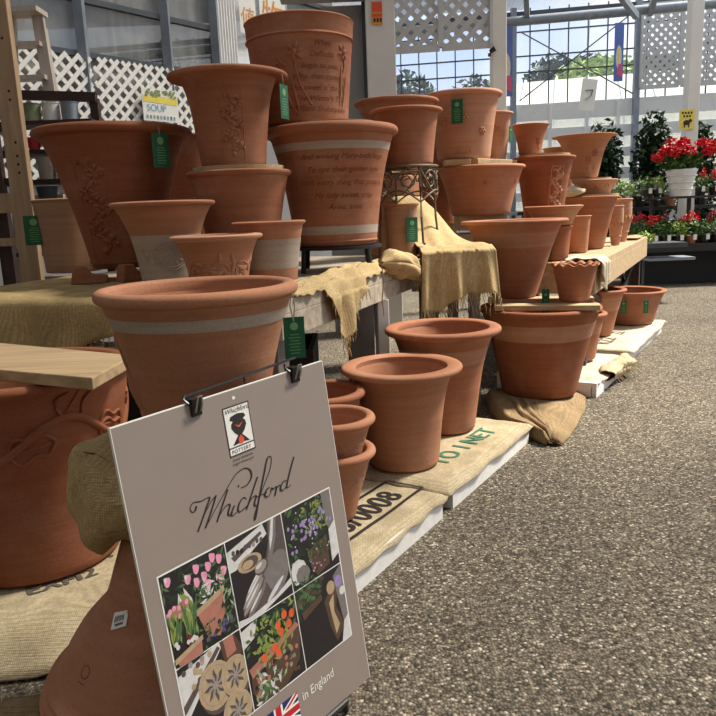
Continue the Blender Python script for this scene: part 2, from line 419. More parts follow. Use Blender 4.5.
    for s in (-.12, 2.05, 4.3, -2.4, -4.8, 6.5): mb.beam(WB(s, 0, .05), WB(s, 4.6, .05), .1, .1)
    struct(mb.build('trim_6', 'greypost'))
    mb = MB()
    for (a, b) in (((0, 3.0), (2.0, 4.4)), ((0, 4.2), (2.0, 3.0))): mb.tube([WB(a[0], a[1], .04), WB(b[0], b[1], .04)], .012, 6)
    struct(mb.build('trim_7', 'darksteel'))
    for i in range(4):
        mb = MB(); mb.beam(WB(-9 + i * 4.5, 2.8, -.01), WB(-4.5 + i * 4.5, 2.8, -.01), .008, 3.5); struct(mb.build('window_%d' % (i + 6), 'glass'))
    # right lattice on the back wall
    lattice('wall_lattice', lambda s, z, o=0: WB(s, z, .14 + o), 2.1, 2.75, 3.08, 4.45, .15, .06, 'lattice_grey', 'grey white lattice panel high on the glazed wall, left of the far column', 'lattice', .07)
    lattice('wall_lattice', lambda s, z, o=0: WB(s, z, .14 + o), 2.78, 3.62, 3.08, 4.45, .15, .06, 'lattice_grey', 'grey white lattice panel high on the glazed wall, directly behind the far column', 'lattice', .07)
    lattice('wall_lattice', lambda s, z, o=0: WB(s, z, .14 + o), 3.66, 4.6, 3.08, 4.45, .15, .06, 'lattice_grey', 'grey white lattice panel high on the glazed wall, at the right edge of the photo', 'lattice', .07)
    # roof sheet, gutter beam, trusses
    RZ = lambda y: 7.3 - (y + 5) * 2.68 / 19.2
    for nm, x0, x1, y0, y1, mt in (('roof_dim_left', -13, 3.3, -5, 14.2, 'roof_shade'), ('roof_dim_near', 3.3, 14, -5, 4.3, 'roof_half'), ('roof_3', 3.3, 14, 4.3, 14.2, 'roof')):  # left and near zones are unseen, made dimmer to shade pots and ground
        mb = MB(); mb.quad((x0, y0, RZ(y0)), (x1, y0, RZ(y0)), (x1, y1, RZ(y1)), (x0, y1, RZ(y1))); struct(mb.build(nm, mt))
    mb = MB(); mb.box((.5, -5, 3.6), (27, .1, 7.2)); struct(mb.build('wall_light_block', 'greywall'))  # unseen, added with the left wall's extension to cut light behind the camera
    mb = MB(); mb.tube([(-4, 13.2, 3.87), (9, 11.7, 4.15)], .075, 10); struct(mb.build('beam_gutter', 'greypost', smooth=True))
    mb = MB()
    for (a, b) in (((2.55, 11, 4.9), (2.95, 12.4, 4.05)), ((4.4, 10, 4.9), (4.85, 12.2, 4.0)), ((3.4, 10.6, 4.35), (4.6, 12.1, 3.95))): mb.beam(a, b, .08, .1)
    struct(mb.build('beam_truss', 'greypost'))
    # hanging banners by the glazing
    def blue_banner(loc, w, h, lab):
        r = empty('blue_banner', loc, lab, 'banner')
        mb = MB(); mb.box((w / 2, 0, h / 2), (w, .006, h)); mb.build('cloth', 'skyblue', r)
        mb = MB()
        mb.add([(w * (.5 + .33 * math.cos(a)), -.006, h * (.42 + .2 * math.sin(a))) for a in [i * PI / 8 for i in range(16)]], [tuple(range(16))], 0)
        mb.quad((w * .3, -.008, h * .12), (w * .95, -.008, h * .06), (w * .9, -.008, h * .3), (w * .5, -.008, h * .3), 1)
        mb.box((w * .5, -.008, h * .45), (w * .2, .004, h * .26), mi=2); mb.build('print', ['pale', 'magenta', 'yellow'], r)
    blue_banner((1.83, 9.0, 2.38), .14, .78, 'blue hanging banner beside the slim white column')
    blue_banner((4.62, 13.1, 3.14), .16, .95, 'narrow blue hanging banner left of the far lattice')
    r = empty('hanging_sign', (3.68, 12.0, 2.56), 'white hanging sign with green mark in front of the glazing', 'sign')
    R = Matrix.Rotation(.12, 3, 'Y')
    mb = MB(); mb.box(R @ Vector((.13, 0, .24)), (.24, .01, .48), mat=R); mb.build('sheet', 'paper', r)
    mb = MB()
    for (a, b) in (((.07, .30), (.19, .32)), ((.19, .32), (.17, .22)), ((.17, .22), (.09, .16))): mb.beam(R @ Vector((a[0], -.01, a[1])), R @ Vector((b[0], -.01, b[1])), .006, .035, up=(0, -1, 0))
    mb.build('mark', 'greenink', r)
    mb = MB(); mb.tube([(.13, 0, .48), (.16, 0, 1.45)], .004, 5); mb.build('cord', 'string', r)
    # yellow notice on far column
    r = empty('yellow_notice', (4.575, 10.325, 2.04), 'yellow notice with black picture on the far white column', 'notice')
    mb = MB(); mb.box((.1, 0, .13), (.21, .008, .26)); mb.build('sheet', 'yellow', r)
    mb = MB()
    for i in range(4): mb.box((.04 + i * .04, -.006, .22), (.024, .003, .03))
    for i in range(3): mb.box((.06 + i * .04, -.006, .175), (.024, .003, .028))
    mb.ball((.1, -.006, .09), .05, n=10, sq=(1, .06, .7)); mb.ball((.15, -.006, .115), .026, n=8, sq=(1, .06, 1)); mb.box((.07, -.006, .05), (.018, .003, .05)); mb.box((.13, -.006, .05), (.018, .003, .05))
    mb.build('print', 'ink', r)
build_setting()

# ------------------------------------------------------------------ pots
POT = {}
def interp(prof, z):
    for (r0, z0), (r1, z1) in zip(prof, prof[1:]):
        if z0 <= z <= z1: return r0 + (r1 - r0) * ((z - z0) / (z1 - z0 + 1e-9))
    return prof[-1][0]
class Pot: pass
def pot(key, X, Y, zb, zr, r, rb, label, mat='terra', rim='roll', rh=.13, proj=.09, lin=.6, pw=3.2, bands=(), group=None, cat='pot', shape=None, rim_mat=None, tilt=None, name='terracotta_pot'):
    h = zr - zb
    P = Pot(); P.__dict__.update(X=X, Y=Y, zb=zb, zr=zr, r=r, rb=rb, h=h)
    root = empty(name, (X, Y, zb), label, cat, group); P.root = root
    rhh = rh * r; rn = r * (1 - proj); wall = .010 + .045 * r
    if rim == 'collar': rn = r * .955
    zn = h - rhh
    outer = []
    N = 22
    for i in range(N + 1):
        t = i / N
        f = lin * t + (1 - lin) * t ** pw
        outer.append(((rb + (rn - rb) * f) if shape is None else shape(t, rb, rn), t * zn))
    P.outer = outer; P.phi = math.atan2(CAM.y - Y, CAM.x - X)
    prof = [(0.0, 0.0), (rb - .006, 0.0)] + [(outer[0][0], .006)] + outer[1:]
    top_in = rn - wall
    inner = [(max(.01, a - wall), z) for a, z in outer if z > .03][::-1]
    prof += [(top_in, zn)] + inner[1:] + [(max(.005, outer[0][0] - wall - .01), .028), (0.0, .028)]
    n = 168 if rim == 'scallop' else (80 if r > .15 else 56)
    mb = MB(); mb.lathe(prof, n); body = mb.build('body', mat, root, True, 50)
    # rim
    mb = MB(); rp = []
    if rim == 'roll':
        a, b = rhh * .55, rhh * .5; cx = r - a; cz = h - b
        rp = [(top_in, zn), (rn * .995, zn)]
        for i in range(11):
            th = -PI / 2 + PI * i / 10
            rp.append((cx + a * math.cos(th), cz + b * math.sin(th)))
        rp += [(top_in + wall * .35, h - rhh * .06), (top_in, h - rhh * .3)]
    elif rim == 'collar':
        e = rhh
        rp = [(top_in, zn), (rn, zn), (rn + .006, zn + .004), (rn + .010, zn + e * .06), (rn + .006, zn + e * .14), (rn + .002, zn + e * .16), (r - .004, h - .012), (r, h - .006), (r - .006, h), (top_in + .006, h), (top_in, h - .01)]
    elif rim == 'flat':
        rp = [(top_in, zn), (rn, zn), (r - .004, h - rhh * .75), (r, h - rhh * .55), (r, h - rhh * .25), (r - rhh * .3, h - rhh * .06), (r - rhh * .9, h), (top_in + wall * .2, h - rhh * .02), (top_in, h - rhh * .35)]
    wob = None
    if rim == 'scallop':
        rp = [(top_in, zn), (rn, zn), (r * .97, h - rhh * .6), (r, h - rhh * .2), (r - .004, h), (top_in + .004, h - .006), (top_in, h - rhh * .5)]
        wob = lambda rr, zz, a: (rr * (1 + .025 * math.cos(14 * a) * max(0, (zz - zn) / (h - zn))), zz + .007 * math.sin(14 * a) * max(0, (zz - zn) / (h - zn)))
    mb.lathe(rp, n, closed=True, wob=wob); mb.build('rim', rim_mat or mat, root, True, 50)
    def R(z): return interp(outer, z)
    P.R = R
    def wrap(u, z, off=.0, a0=0.0):
        rr = R(z) + off; a = P.phi + a0 + u / max(.03, R(z))
        return Vector((rr * math.cos(a), rr * math.sin(a), z))
    P.wrap = wrap
    for (z0, z1, bm, *nm) in bands:
        mb = MB(); z0 *= h; z1 *= h
        mb.lathe([(R(z0 + (z1 - z0) * i / 8) + .0008, z0 + (z1 - z0) * i / 8) for i in range(9)], n)
        o = mb.build('slip_band', bm, root, True); 
    POT[key] = P
    return P
def line_ridge(mb, P, pts, a0, r=.004, off=.001, n=6):
    mb.tube([P.wrap(u, z, off, a0) for u, z in pts], r, n)
def bumpat(mb, P, u, z, a0, r, sq=.6):
    c = P.wrap(u, z, 0, a0); mb.ball(c, r, n=8, sq=(1, 1, 1))
def rosette(mb, P, u, z, a0, r):
    bumpat(mb, P, u, z, a0, r * .42)
    for i in range(6):
        a = i * PI / 3
        bumpat(mb, P, u + r * .7 * math.cos(a), z + r * .7 * math.sin(a), a0, r * .36)
def leafshape(mb, P, u, z, a0, L, ang, w=.35):
    n = 7
    ctr = [(u + L * t * math.cos(ang), z + L * t * math.sin(ang)) for t in [i / n for i in range(n + 1)]]
    rad = [max(.0015, L * w * .5 * math.sin(PI * (.06 + .9 * i / n))) for i in range(n + 1)]
    mb.tube([P.wrap(a, b, -.35 * rr, a0) for (a, b), rr in zip(ctr, rad)], rad, 6)
def panel_relief(P, a0, u0, u1, z0, z1, seed, mat, part='relief_panel'):
    mb = MB(); rnd = random.Random(seed)
    for a, b in (((u0, z0), (u0, z1)), ((u1, z0), (u1, z1)), ((u0, z0), (u1, z0)), ((u0, z1), (u1, z1))):
        line_ridge(mb, P, [(a[0] + (b[0] - a[0]) * i / 8, a[1] + (b[1] - a[1]) * i / 8) for i in range(9)], a0, .003, -.0005)
    w = u1 - u0; um = (u0 + u1) / 2
    pts = [(um + .25 * w * math.sin(i * .7), z0 + (z1 - z0) * (.08 + .86 * i / 24)) for i in range(25)]
    line_ridge(mb, P, pts, a0, .05 * w, 0)
    for i in range(2, 24):
        s = 1 if i % 2 else -1; u, z = pts[i]
        leafshape(mb, P, u, z, a0, .42 * w, (0.6 if s > 0 else PI - .6) + rnd.uniform(-.4, .4), .6); bumpat(mb, P, u - s * .22 * w, z + .008, a0, .085 * w)
        if i % 3 == 0: bumpat(mb, P, u + s * .26 * w, z - .01, a0, .055 * w)
    bumpat(mb, P, um, z0 + .1 * (z1 - z0), a0, .14 * w)
    mb.build(part, mat, P.root, True, 60)
def writing(P, lines, size, a0, zs, mat='terra_dark', u0=0, shear=.28, align='CENTER', part='inscription'):
    mb = MB()
    for s, z in zip(lines, zs):
        add_text(mb, s, size, lambda x, y, z=z: P.wrap(x + u0, z + y, .0016, a0), shear, align)
    mb.build(part, mat, P.root)

def build_pots():
    T = .83
    p = pot('A', -1.101, 3.5, .885, 1.520, .36, .155, 'largest tall terracotta pot with vine panel on the left table', 'terra_deep', rh=.12, proj=.10, lin=.75)
    panel_relief(p, -.50, -.066, .066, .04, .51, 1, 'terra_deep')
    mb = MB(); mb.lathe([(p.R(.03) + .004 * math.sin(PI * i / 4), .02 + .02 * i / 4) for i in range(5)], 72); mb.build('foot_ring', 'terra_deep', p.root, True)
    pot('B', -1.607, 4.15, T, 1.236, .192, .152, 'plain tan pot standing behind the largest left pot', 'terra_tan', 'flat', .1, .05, lin=.9)
    p = pot('C', -.759, 2.95, T, 1.172, .207, .104, 'flared pot with grey lower half and round medallion, left table', 'terra', 'flat', .11, .09, lin=.42, pw=3.4, bands=((.02, .62, 'slip'),))
    mb = MB(); a0 = .12
    for rr in (.055, .045): line_ridge(mb, p, [(rr * 1.25 * math.cos(i * PI / 12), .13 + rr * math.sin(i * PI / 12)) for i in range(25)], a0, .0025)
    for i in range(12): leafshape(mb, p, .1 * math.cos(i * PI / 6) * .3, .13 + .02 * math.sin(i * PI / 6), a0, .03, i * PI / 6)
    for s in (-1, 1): line_ridge(mb, p, [(s * (.07 + .05 * i / 10), .13 + .022 * math.sin(i * .8)) for i in range(11)], a0, .0028)
    mb.build('medallion', 'slip', p.root, True, 60)
    p = pot('D', -.50, 2.66, T, 1.040, .168, .10, 'small pot with swirling leaf relief in front of table pots', 'terra', 'flat', .13, .12, lin=.55, rim_mat='terra_pale')
    mb = MB(); rnd = random.Random(5)
    for i in range(26):
        u = -.13 + .26 * i / 25; z = .075 + .03 * math.sin(i * 1.1)
        leafshape(mb, p, u, z, 0, .05, rnd.uniform(0, 2 * PI), .4)
    for s in (-.09, 0, .09): line_ridge(mb, p, [(s + .04 * (1 - i / 18) * math.cos(i * .7), .08 + .04 * (1 - i / 18) * math.sin(i * .7)) for i in range(19)], 0, .0035)
    mb.build('leaf_relief', 'terra', p.root, True, 60)
    pot('E', -.331, 2.88, T, 1.079, .146, .099, 'small pot with broad grey band right of the leaf-relief pot', 'terra', 'flat', .12, .08, lin=.75, bands=((.26, .72, 'slip'),))
    pot('F', -.495, 3.28, T, 1.297, .233, .142, 'plain broad pot carrying the tall vine-panel pot on its board', 'terra_red', 'flat', .12, .08, lin=.75)
    mb = MB(); mb.lathe([(0, 0), (.2, 0), (.2, .016), (0, .016)], 40); o = mb.build('round_board', 'board'); o.location = (-.495, 3.28, 1.298); tag(o, 'thin round wooden board on the plain broad pot rim', 'board')
    p = pot('G', -.52, 3.32, 1.316, 1.708, .262, .142, 'tall flared pot with vine panel stacked on a plain pot', 'terra_red', 'roll', .085, .2, lin=.6, pw=6)
    panel_relief(p, .04, -.046, .046, .02, .30, 2, 'terra_red')
    p = pot('I', -.085, 3.6, .945, 1.500, .322, .2, 'large verse-inscribed pot with two grey bands on a metal stand', 'terra_red', 'roll', .145, .085, lin=.62, pw=3, bands=((.1, .17, 'slip'), (.79, .85, 'slip')))
    writing(p, ['And winking Mary-buds begin', 'To ope their golden eyes', 'With every thing that pretty is', 'My lady sweet, arise', 'Arise, arise'], .036, .24, [.395, .338, .28, .222, .17])
    mb = MB(); mb.lathe([(p.R(.022) + .001 + .003 * math.sin(PI * i / 4), .016 + .012 * i / 4) for i in range(5)], 72); mb.build('foot_ring', 'terra_red', p.root, True)
    mb = MB(); mb.lathe([(0, 0), (.225, 0), (.225, .014), (0, .014)], 48); o = mb.build('round_board', 'board'); o.location = (-.085, 3.6, 1.501); tag(o, 'thin round wooden board between the two verse pots', 'board')
    p = pot('H', -.218, 3.66, 1.516, 1.985, .262, .215, 'tall straight pot with daffodil relief and verse, topmost left stack', 'terra_red', 'collar', .36, .045, lin=.85, pw=2)
    writing(p, ['When', 'Daffodils', 'begin to peer,', 'Why, then comes in', 'The sweet o\' the year', 'The Winter\'s Tale', 'William Shakespeare'], .035, .42, [.325, .278, .23, .184, .137, .09, .045])
    mb = MB()
    for (u, z, s) in ((-.10, .30, 1.15), (-.165, .26, .8), (.155, .31, 1.0)):
        for i in range(6): leafshape(mb, p, u, z, .30, .042 * s, i * PI / 3 + .3, .5)
        bumpat(mb, p, u, z, .30, .013 * s)
        line_ridge(mb, p, [(u + .01 * math.sin(i), z - .02 - .021 * i) if u > 0 else (u + .006 * i * i * .13, z - .02 - .021 * i) for i in range(11)], .30, .004)
    for (u, z, L, an) in ((-.10, .03, .2, 2.0), (-.08, .03, .16, 1.8), (.13, .07, .2, 1.5), (.15, .06, .18, 1.35)): leafshape(mb, p, u, z, .30, L, an, .12)
    mb.build('daffodil_relief', 'terra_red', p.root, True, 60)
    # behind
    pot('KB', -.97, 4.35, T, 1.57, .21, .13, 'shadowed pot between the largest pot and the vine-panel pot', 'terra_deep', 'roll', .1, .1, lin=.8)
    # pots on the wire stand
    pot('J2', .297, 3.85, 1.326, 1.603, .187, .132, 'reddish straight pot standing on the curled wire stand', 'terra_red', 'roll', .12, .12, lin=.8, pw=5)
    up = pot('UJ', .285, 4.42, T, 1.30, .20, .13, 'upturned pot seen through the curled wire stand', 'terra', 'roll', .13, .09, lin=.7)
    up.root.rotation_euler = (PI, 0, 0); up.root.location.z = 1.30
    pot('J1', .285, 4.42, 1.305, 1.728, .25, .12, 'wide plain pot behind the pot on the wire stand', 'terra_red', 'roll', .1, .1, lin=.7)
    p = pot('L', .252, 3.80, T, 1.132, .096, .078, 'small brownish pot beneath the curled wire stand', 'terra_tan', 'flat', .14, .1, lin=.9, rim_mat='terra')
    # right hand stacks
    p = pot('N', .835, 4.75, 1.05, 1.355, .285, .185, 'broad studded pot below the small tagged rosette pot', 'terra', 'roll', .09, .06, lin=.8)
    mb = MB()
    for u in (-.22, .03, .27):
        rosette(mb, p, u, .2, 0, .013)
    mb.build('stud_relief', 'terra', p.root, True, 60)
    p = pot('M', .725, 4.72, 1.395, 1.80, .243, .165, 'upright pot with rosettes and green tag, top of its stack', 'terra_pale', 'roll', .13, .1, lin=.8, pw=4)
    mb = MB()
    for u, z in ((-.13, .22), (.12, .16), (.0, .24)): rosette(mb, p, u, z, 0, .026)
    for i in range(9): line_ridge(mb, p, [(-.05 + .012 * i, .03), (-.04 + .01 * i, .05 + .012 * math.sin(i))], 0, .003)
    mb.build('rosette_relief', 'terra_pale', p.root, True, 60)
    p = pot('O', .965, 4.95, 1.395, 1.705, .125, .075, 'narrow pot with one rosette behind the tagged rosette pot', 'terra_pale', 'roll', .14, .12, lin=.85)
    mb = MB(); rosette(mb, p, .0, .2, .2, .022); mb.build('rosette_relief', 'terra_pale', p.root, True, 60)
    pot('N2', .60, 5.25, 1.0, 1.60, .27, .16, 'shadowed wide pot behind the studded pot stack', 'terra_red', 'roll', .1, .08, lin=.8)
    pot('Q', 1.03, 3.98, .055, .55, .335, .205, 'very large plain pot on the ground carrying boards and pots', 'terra_deep', 'roll', .1, .05, lin=.85, pw=3, bands=((.66, .84, 'slip_pale'),))
    pot('P', .925, 4.17, .582, 1.022, .302, .128, 'large conical pot with pale band standing on boards', 'terra_red', 'roll', .075, .1, lin=.88, pw=8, bands=((.66, .84, 'slip_pale'),))
    pot('BB', 1.185, 3.86, .582, .785, .126, .078, 'small pot with wavy scalloped rim on the boards', 'terra_red', 'scallop', .16, .08, lin=.85)
    # far table
    F = .75
    up = pot('US', 1.31, 5.0, F, .98, .17, .12, 'upturned pot under the leafy panel pot on the far table', 'terra', 'roll', .13, .09, lin=.7)
    up.root.rotation_euler = (PI, 0, 0); up.root.location.z = .98
    p = pot('S', 1.31, 5.0, .982, 1.414, .209, .125, 'wide pot with curling leaf panel under a smaller pot', 'terra_deep', 'roll', .1, .08, lin=.75)
    panel_relief(p, .55, -.045, .045, .05, .36, 4, 'terra_pale', 'leaf_panel')
    mb = MB(); mb.lathe([(0, 0), (.17, 0), (.17, .014), (0, .014)], 40); o = mb.build('round_board', 'board'); o.location = (1.31, 5.0, 1.415); tag(o, 'thin round board on the leafy panel pot', 'board')
    p = pot('R', 1.215, 5.0, 1.43, 1.627, .127, .072, 'small flared pot topping the curling leaf panel pot', 'terra_red', 'flat', .12, .08, lin=.6)
    mb = MB(); rosette(mb, p, .04, .08, .2, .02); leafshape(mb, p, .04, .07, .2, .05, -1.4, .4); mb.build('sprig_relief', 'terra_red', p.root, True, 60)
    up = pot('UT', 1.757, 6.15, F, 1.225, .15, .11, 'upturned pot hidden under the slim pot on far table', 'terra', 'roll', .13, .09, lin=.7)
    up.root.rotation_euler = (PI, 0, 0); up.root.location.z = 1.225
    pot('T', 1.757, 6.15, 1.227, 1.556, .157, .1, 'slim pot between leafy panel pot and wide fluted topmost pot', 'terra', 'flat', .1, .08, lin=.7)
    pot('W', 1.835, 5.65, F, 1.148, .222, .115, 'plain wide pot carrying low bowl near the far table edge', 'terra_red', 'roll', .09, .08, lin=.85)
    mb = MB(); mb.lathe([(0, 0), (.18, 0), (.18, .014), (0, .014)], 40); o = mb.build('round_board', 'board'); o.location = (1.87, 5.65, 1.149); tag(o, 'thin round board under the low carved bowl', 'board')
    p = pot('V', 1.885, 5.68, 1.165, 1.272, .174, .115, 'low carved bowl between two wide pots on far table', 'terra_pale', 'flat', .12, .06, lin=.6)
    mb = MB()
    for i in range(7): leafshape(mb, p, -.14 + .05 * i, .04, .1, .045, .9 + (i % 2) * 1.2, .5)
    mb.build('leaf_relief', 'terra_pale', p.root, True, 60)
    mb = MB(); mb.lathe([(0, 0), (.15, 0), (.15, .012), (0, .012)], 40); o = mb.build('round_board', 'board'); o.location = (1.86, 5.7, 1.273); tag(o, 'thin round board on the low carved bowl', 'board')
    p = pot('U', 1.80, 5.7, 1.287, 1.603, .241, .105, 'widest flaring pot with flower relief, top of far stack', 'terra', 'flat', .06, .14, lin=.6, pw=5)
    mb = MB()
    for s in (.0, .05): rosette(mb, p, s, .13 + s, .25, .026); leafshape(mb, p, s, .1, .25, .06, -1.5, .4)
    mb.build('flower_relief', 'terra', p.root, True, 60)
    urn = lambda t, rb, rn: rb * .9 + (rn * 1.04 - rb * .9) * (math.sin(min(1, t * 1.35) * PI / 2) ** 1.3 if t < .8 else 1 - (t - .8) * .35)
    for k, X, Y, zr, r, lab in (('X1', 2.40, 6.5, 1.125, .095, 'bulging carved urn at the far end of table'), ('X2', 2.155, 5.95, 1.07, .062, 'slim carved urn in front of the bulging far urn')):
        p = pot(k, X, Y, F, zr, r, r * .6, lab, 'terra_pale', 'flat', .2, .08, shape=urn, name='terracotta_urn', cat='urn')
        mb = MB(); h = zr - F
        for i in range(11): leafshape(mb, p, -r + 2 * r * i / 10, h * .62, .1, r * .7, -1.2 - .7 * (i % 2), .5)
        mb.lathe([(p.R(h * .22) + .006 * math.sin(PI * i / 4), h * .2 + h * .05 * i / 4) for i in range(5)], 40)
        mb.build('leaf_relief', 'terra_pale', p.root, True, 60)
    pot('Z', 1.271, 4.63, F, .964, .126, .1, 'small dark pot with green tag under a shallow bowl', 'terra_deep', 'flat', .12, .06, lin=.9)
    pot('Y', 1.277, 4.63, .966, 1.09, .183, .112, 'shallow wide pot sitting on the small green-tagged pot', 'terra', 'flat', .1, .05, lin=.7)
    pot('AA', 1.627, 5.25, F, 1.012, .095, .07, 'small slim pot on far table beside wide plain pot', 'terra', 'flat', .14, .08, lin=.85)
    # ground pots
    pot('CC', 1.423, 4.55, .115, .418, .18, .112, 'medium pot mostly hidden behind the very large ground pot', 'terra_red', 'roll', .15, .1, lin=.8, bands=((.55, .8, 'slip_pale'),))
    pot('DD', 1.821, 5.4, .115, .462, .222, .125, 'dark-mouthed pot with pale band behind the scalloped pot', 'terra_red', 'roll', .1, .08, lin=.8, bands=((.55, .83, 'slip_pale'),))
    pot('EE', 2.272, 5.9, .115, .385, .285, .19, 'farthest low ground pot with two green tags', 'terra_red', 'roll', .08, .07, lin=.75)
    pot('FF', .390, 3.22, .102, .577, .265, .143, 'large dark-mouthed pot under the draped burlap', 'terra_red', 'roll', .115, .13, lin=.62, pw=5, bands=((.67, .82, 'slip_pale'),))
    pot('GG', .170, 2.77, .102, .504, .241, .142, 'wide-rimmed plain pot on green-printed sack', 'terra', 'roll', .105, .16, lin=.55, pw=5)
    stack = 'nested small banded pots beside the sign'
    for k, (X, Y, zb, zr, lab) in (('HH1', (-.094, 2.25, .102, .345, 'lower banded pot of the nested pair beside sign')), ('HH2', (-.092, 2.25, .222, .456, 'upper banded pot nested in another beside the sign'))):
        p = pot(k, X, Y, zb, zr, .141, .064, lab, 'terra', 'roll', .2, .11, lin=.85, bands=((.45, .78, 'slip_pale'),), group=stack)
        mb = MB()
        for i in range(40):
            u = -.2 + .4 * i / 39; leafshape(mb, p, u, .142 + .012 * math.sin(i * 1.3), .6, .022, i * 2.1, .4)
        mb.build('leaf_relief', 'slip_pale', p.root, True, 60)
    pot('HH3', -.147, 2.58, .102, .462, .17, .09, 'reddish pot behind the nested pair beside the sign', 'terra_red', 'roll', .17, .1, lin=.8)
    # foreground
    p = pot('FP', -.343, 1.56, .602, .96, .218, .118, 'foreground grey-ringed pot directly above the sign', 'terra', 'roll', .135, .065, lin=.8, pw=4, bands=((.78, .85, 'slip'),))
    mb = MB()
    for (u, z, L, an) in ((-.10, .2, .13, -1.2), (-.12, .15, .1, -1.7), (-.08, .12, .09, -.9), (-.11, .22, .07, .8)): leafshape(mb, p, u, z, -.95, L, an, .35)
    line_ridge(mb, p, [(-.10 + .02 * math.sin(i * .6), .24 - .015 * i) for i in range(12)], -.95, .005)
    mb.build('leaf_relief', 'terra', p.root, True, 60)
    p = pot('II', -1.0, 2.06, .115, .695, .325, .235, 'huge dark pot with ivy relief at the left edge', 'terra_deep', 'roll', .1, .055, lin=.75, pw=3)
    mb = MB()
    vine = lambda u: .425 + .055 * math.sin(u * 15 + 1.2)
    line_ridge(mb, p, [(-.34 + .02 * i, vine(-.34 + .02 * i)) for i in range(40)], .25, .011, .002, 8)
    for u, L, an in ((-.22, .13, -2.6), (-.12, .12, .2), (.02, .13, .9), (.13, .12, -.1), (.24, .12, 2.7), (.34, .12, .5), (-.3, .12, .8)):
        n = 10; z0 = vine(u); side = [[], []]
        for k in range(n + 1):
            t = k / n; w = .30 * L * math.sin(PI * t ** .8) + .012 * math.sin(3 * PI * t)
            for sd, sg in ((0, 1), (1, -1)):
                side[sd].append((u + L * t * math.cos(an) - sg * w * math.sin(an), z0 + L * t * math.sin(an) + sg * w * math.cos(an)))
        for sd in side: line_ridge(mb, p, sd, .25, .006, .001, 6)
        line_ridge(mb, p, [(u + L * k / n * math.cos(an), z0 + L * k / n * math.sin(an)) for k in range(n)], .25, .004, .001, 6)
    mb.build('ivy_relief', 'terra_deep', p.root, True, 60)
    # upturned bell pot at the lower left
    root = empty('terracotta_pot', (-.438, 1.42, 0), 'upturned bell-shaped pot with price sticker, lower left', 'pot')
    JP = [(.285, 0), (.278, .06), (.257, .132), (.228, .182), (.206, .221), (.178, .262), (.150, .292), (.120, .326), (.096, .39), (.072, .46)]
    Rz = lambda z: interp(JP, z)
    sm = catmull([(a, b, 0) for a, b in JP[::-1]], 6)
    prof = [(0, .46), (.066, .46)] + [(p.x, p.y) for p in sm][1:-2] + [(.27, .03)] + [(max(.02, Rz(.04 + .39 * i / 20) - .02), .04 + .39 * i / 20) for i in range(21)] + [(0, .435)]
    mb = MB(); mb.lathe(prof, 90); mb.build('body', 'terra', root, True, 50)
    mb = MB()
    ring = [(.26, 0), (.292, 0), (.298, .008), (.298, .05), (Rz(.07) + .014, .065), (Rz(.085) + .012, .085), (Rz(.115) + .004, .115)]
    for k in range(3): z = .122 + .016 * k; ring += [(Rz(z) + .010, z), (Rz(z + .004) + .013, z + .004), (Rz(z + .009) + .010, z + .009), (Rz(z + .012) + .004, z + .012)]
    ring += [(Rz(.174) + .001, .174), (Rz(.174) - .012, .174)]
    mb.lathe(ring, 90, closed=True); mb.build('rim', 'terra', root, True, 35)
    phi = math.atan2(-1.42, .45)
    def wr(u, z, o=.0015, a0=0):
        a = phi + a0 + u / Rz(z); r = Rz(z) + o; return Vector((r * math.cos(a), r * math.sin(a), z))
    st = MB(); n = 6; a0 = -.80
    def stp(i, j):
        x = -.017 + .034 * i / n; y = -.013 + .026 * j / n; c, s = math.cos(.35), math.sin(.35)
        return wr(x * c - y * s, .318 + x * s + y * c, .0018, a0)
    st.add([stp(i, j) for j in range(n + 1) for i in range(n + 1)], [(j * (n + 1) + i, j * (n + 1) + i + 1, (j + 1) * (n + 1) + i + 1, (j + 1) * (n + 1) + i) for j in range(n) for i in range(n)])
    sk = st.build('price_sticker', 'paper', root)
    st = MB(); c, s = math.cos(.35), math.sin(.35)
    def q(x, y): return wr(x * c - y * s, .318 + x * s + y * c, .003, a0)
    for i in range(11):
        x = -.011 + .002 * i; w = .0006 if i % 3 else .0011
        st.quad(q(x, -.002), q(x + w, -.002), q(x + w, .007), q(x, .007))
    for i in range(6): st.quad(q(-.008 + i * .003, -.008), q(-.006 + i * .003, -.008), q(-.006 + i * .003, -.0045), q(-.008 + i * .003, -.0045))
    st.build('barcode', 'ink', sk)
    st = MB()
    for i in range(10): st.tube([wr(.012 * math.cos(i * .63 + e), .232 + .010 * math.sin(i * .63 + e), .0005, -.98) for e in (0, .5)], .0012, 5)
    for u in (-.012, -.004, .004): st.tube([wr(u, .213, .0005, -.98), wr(u + .005, .214, .0005, -.98)], .001, 5)
    st.build('maker_stamp', 'terra_dark', root)
build_pots()

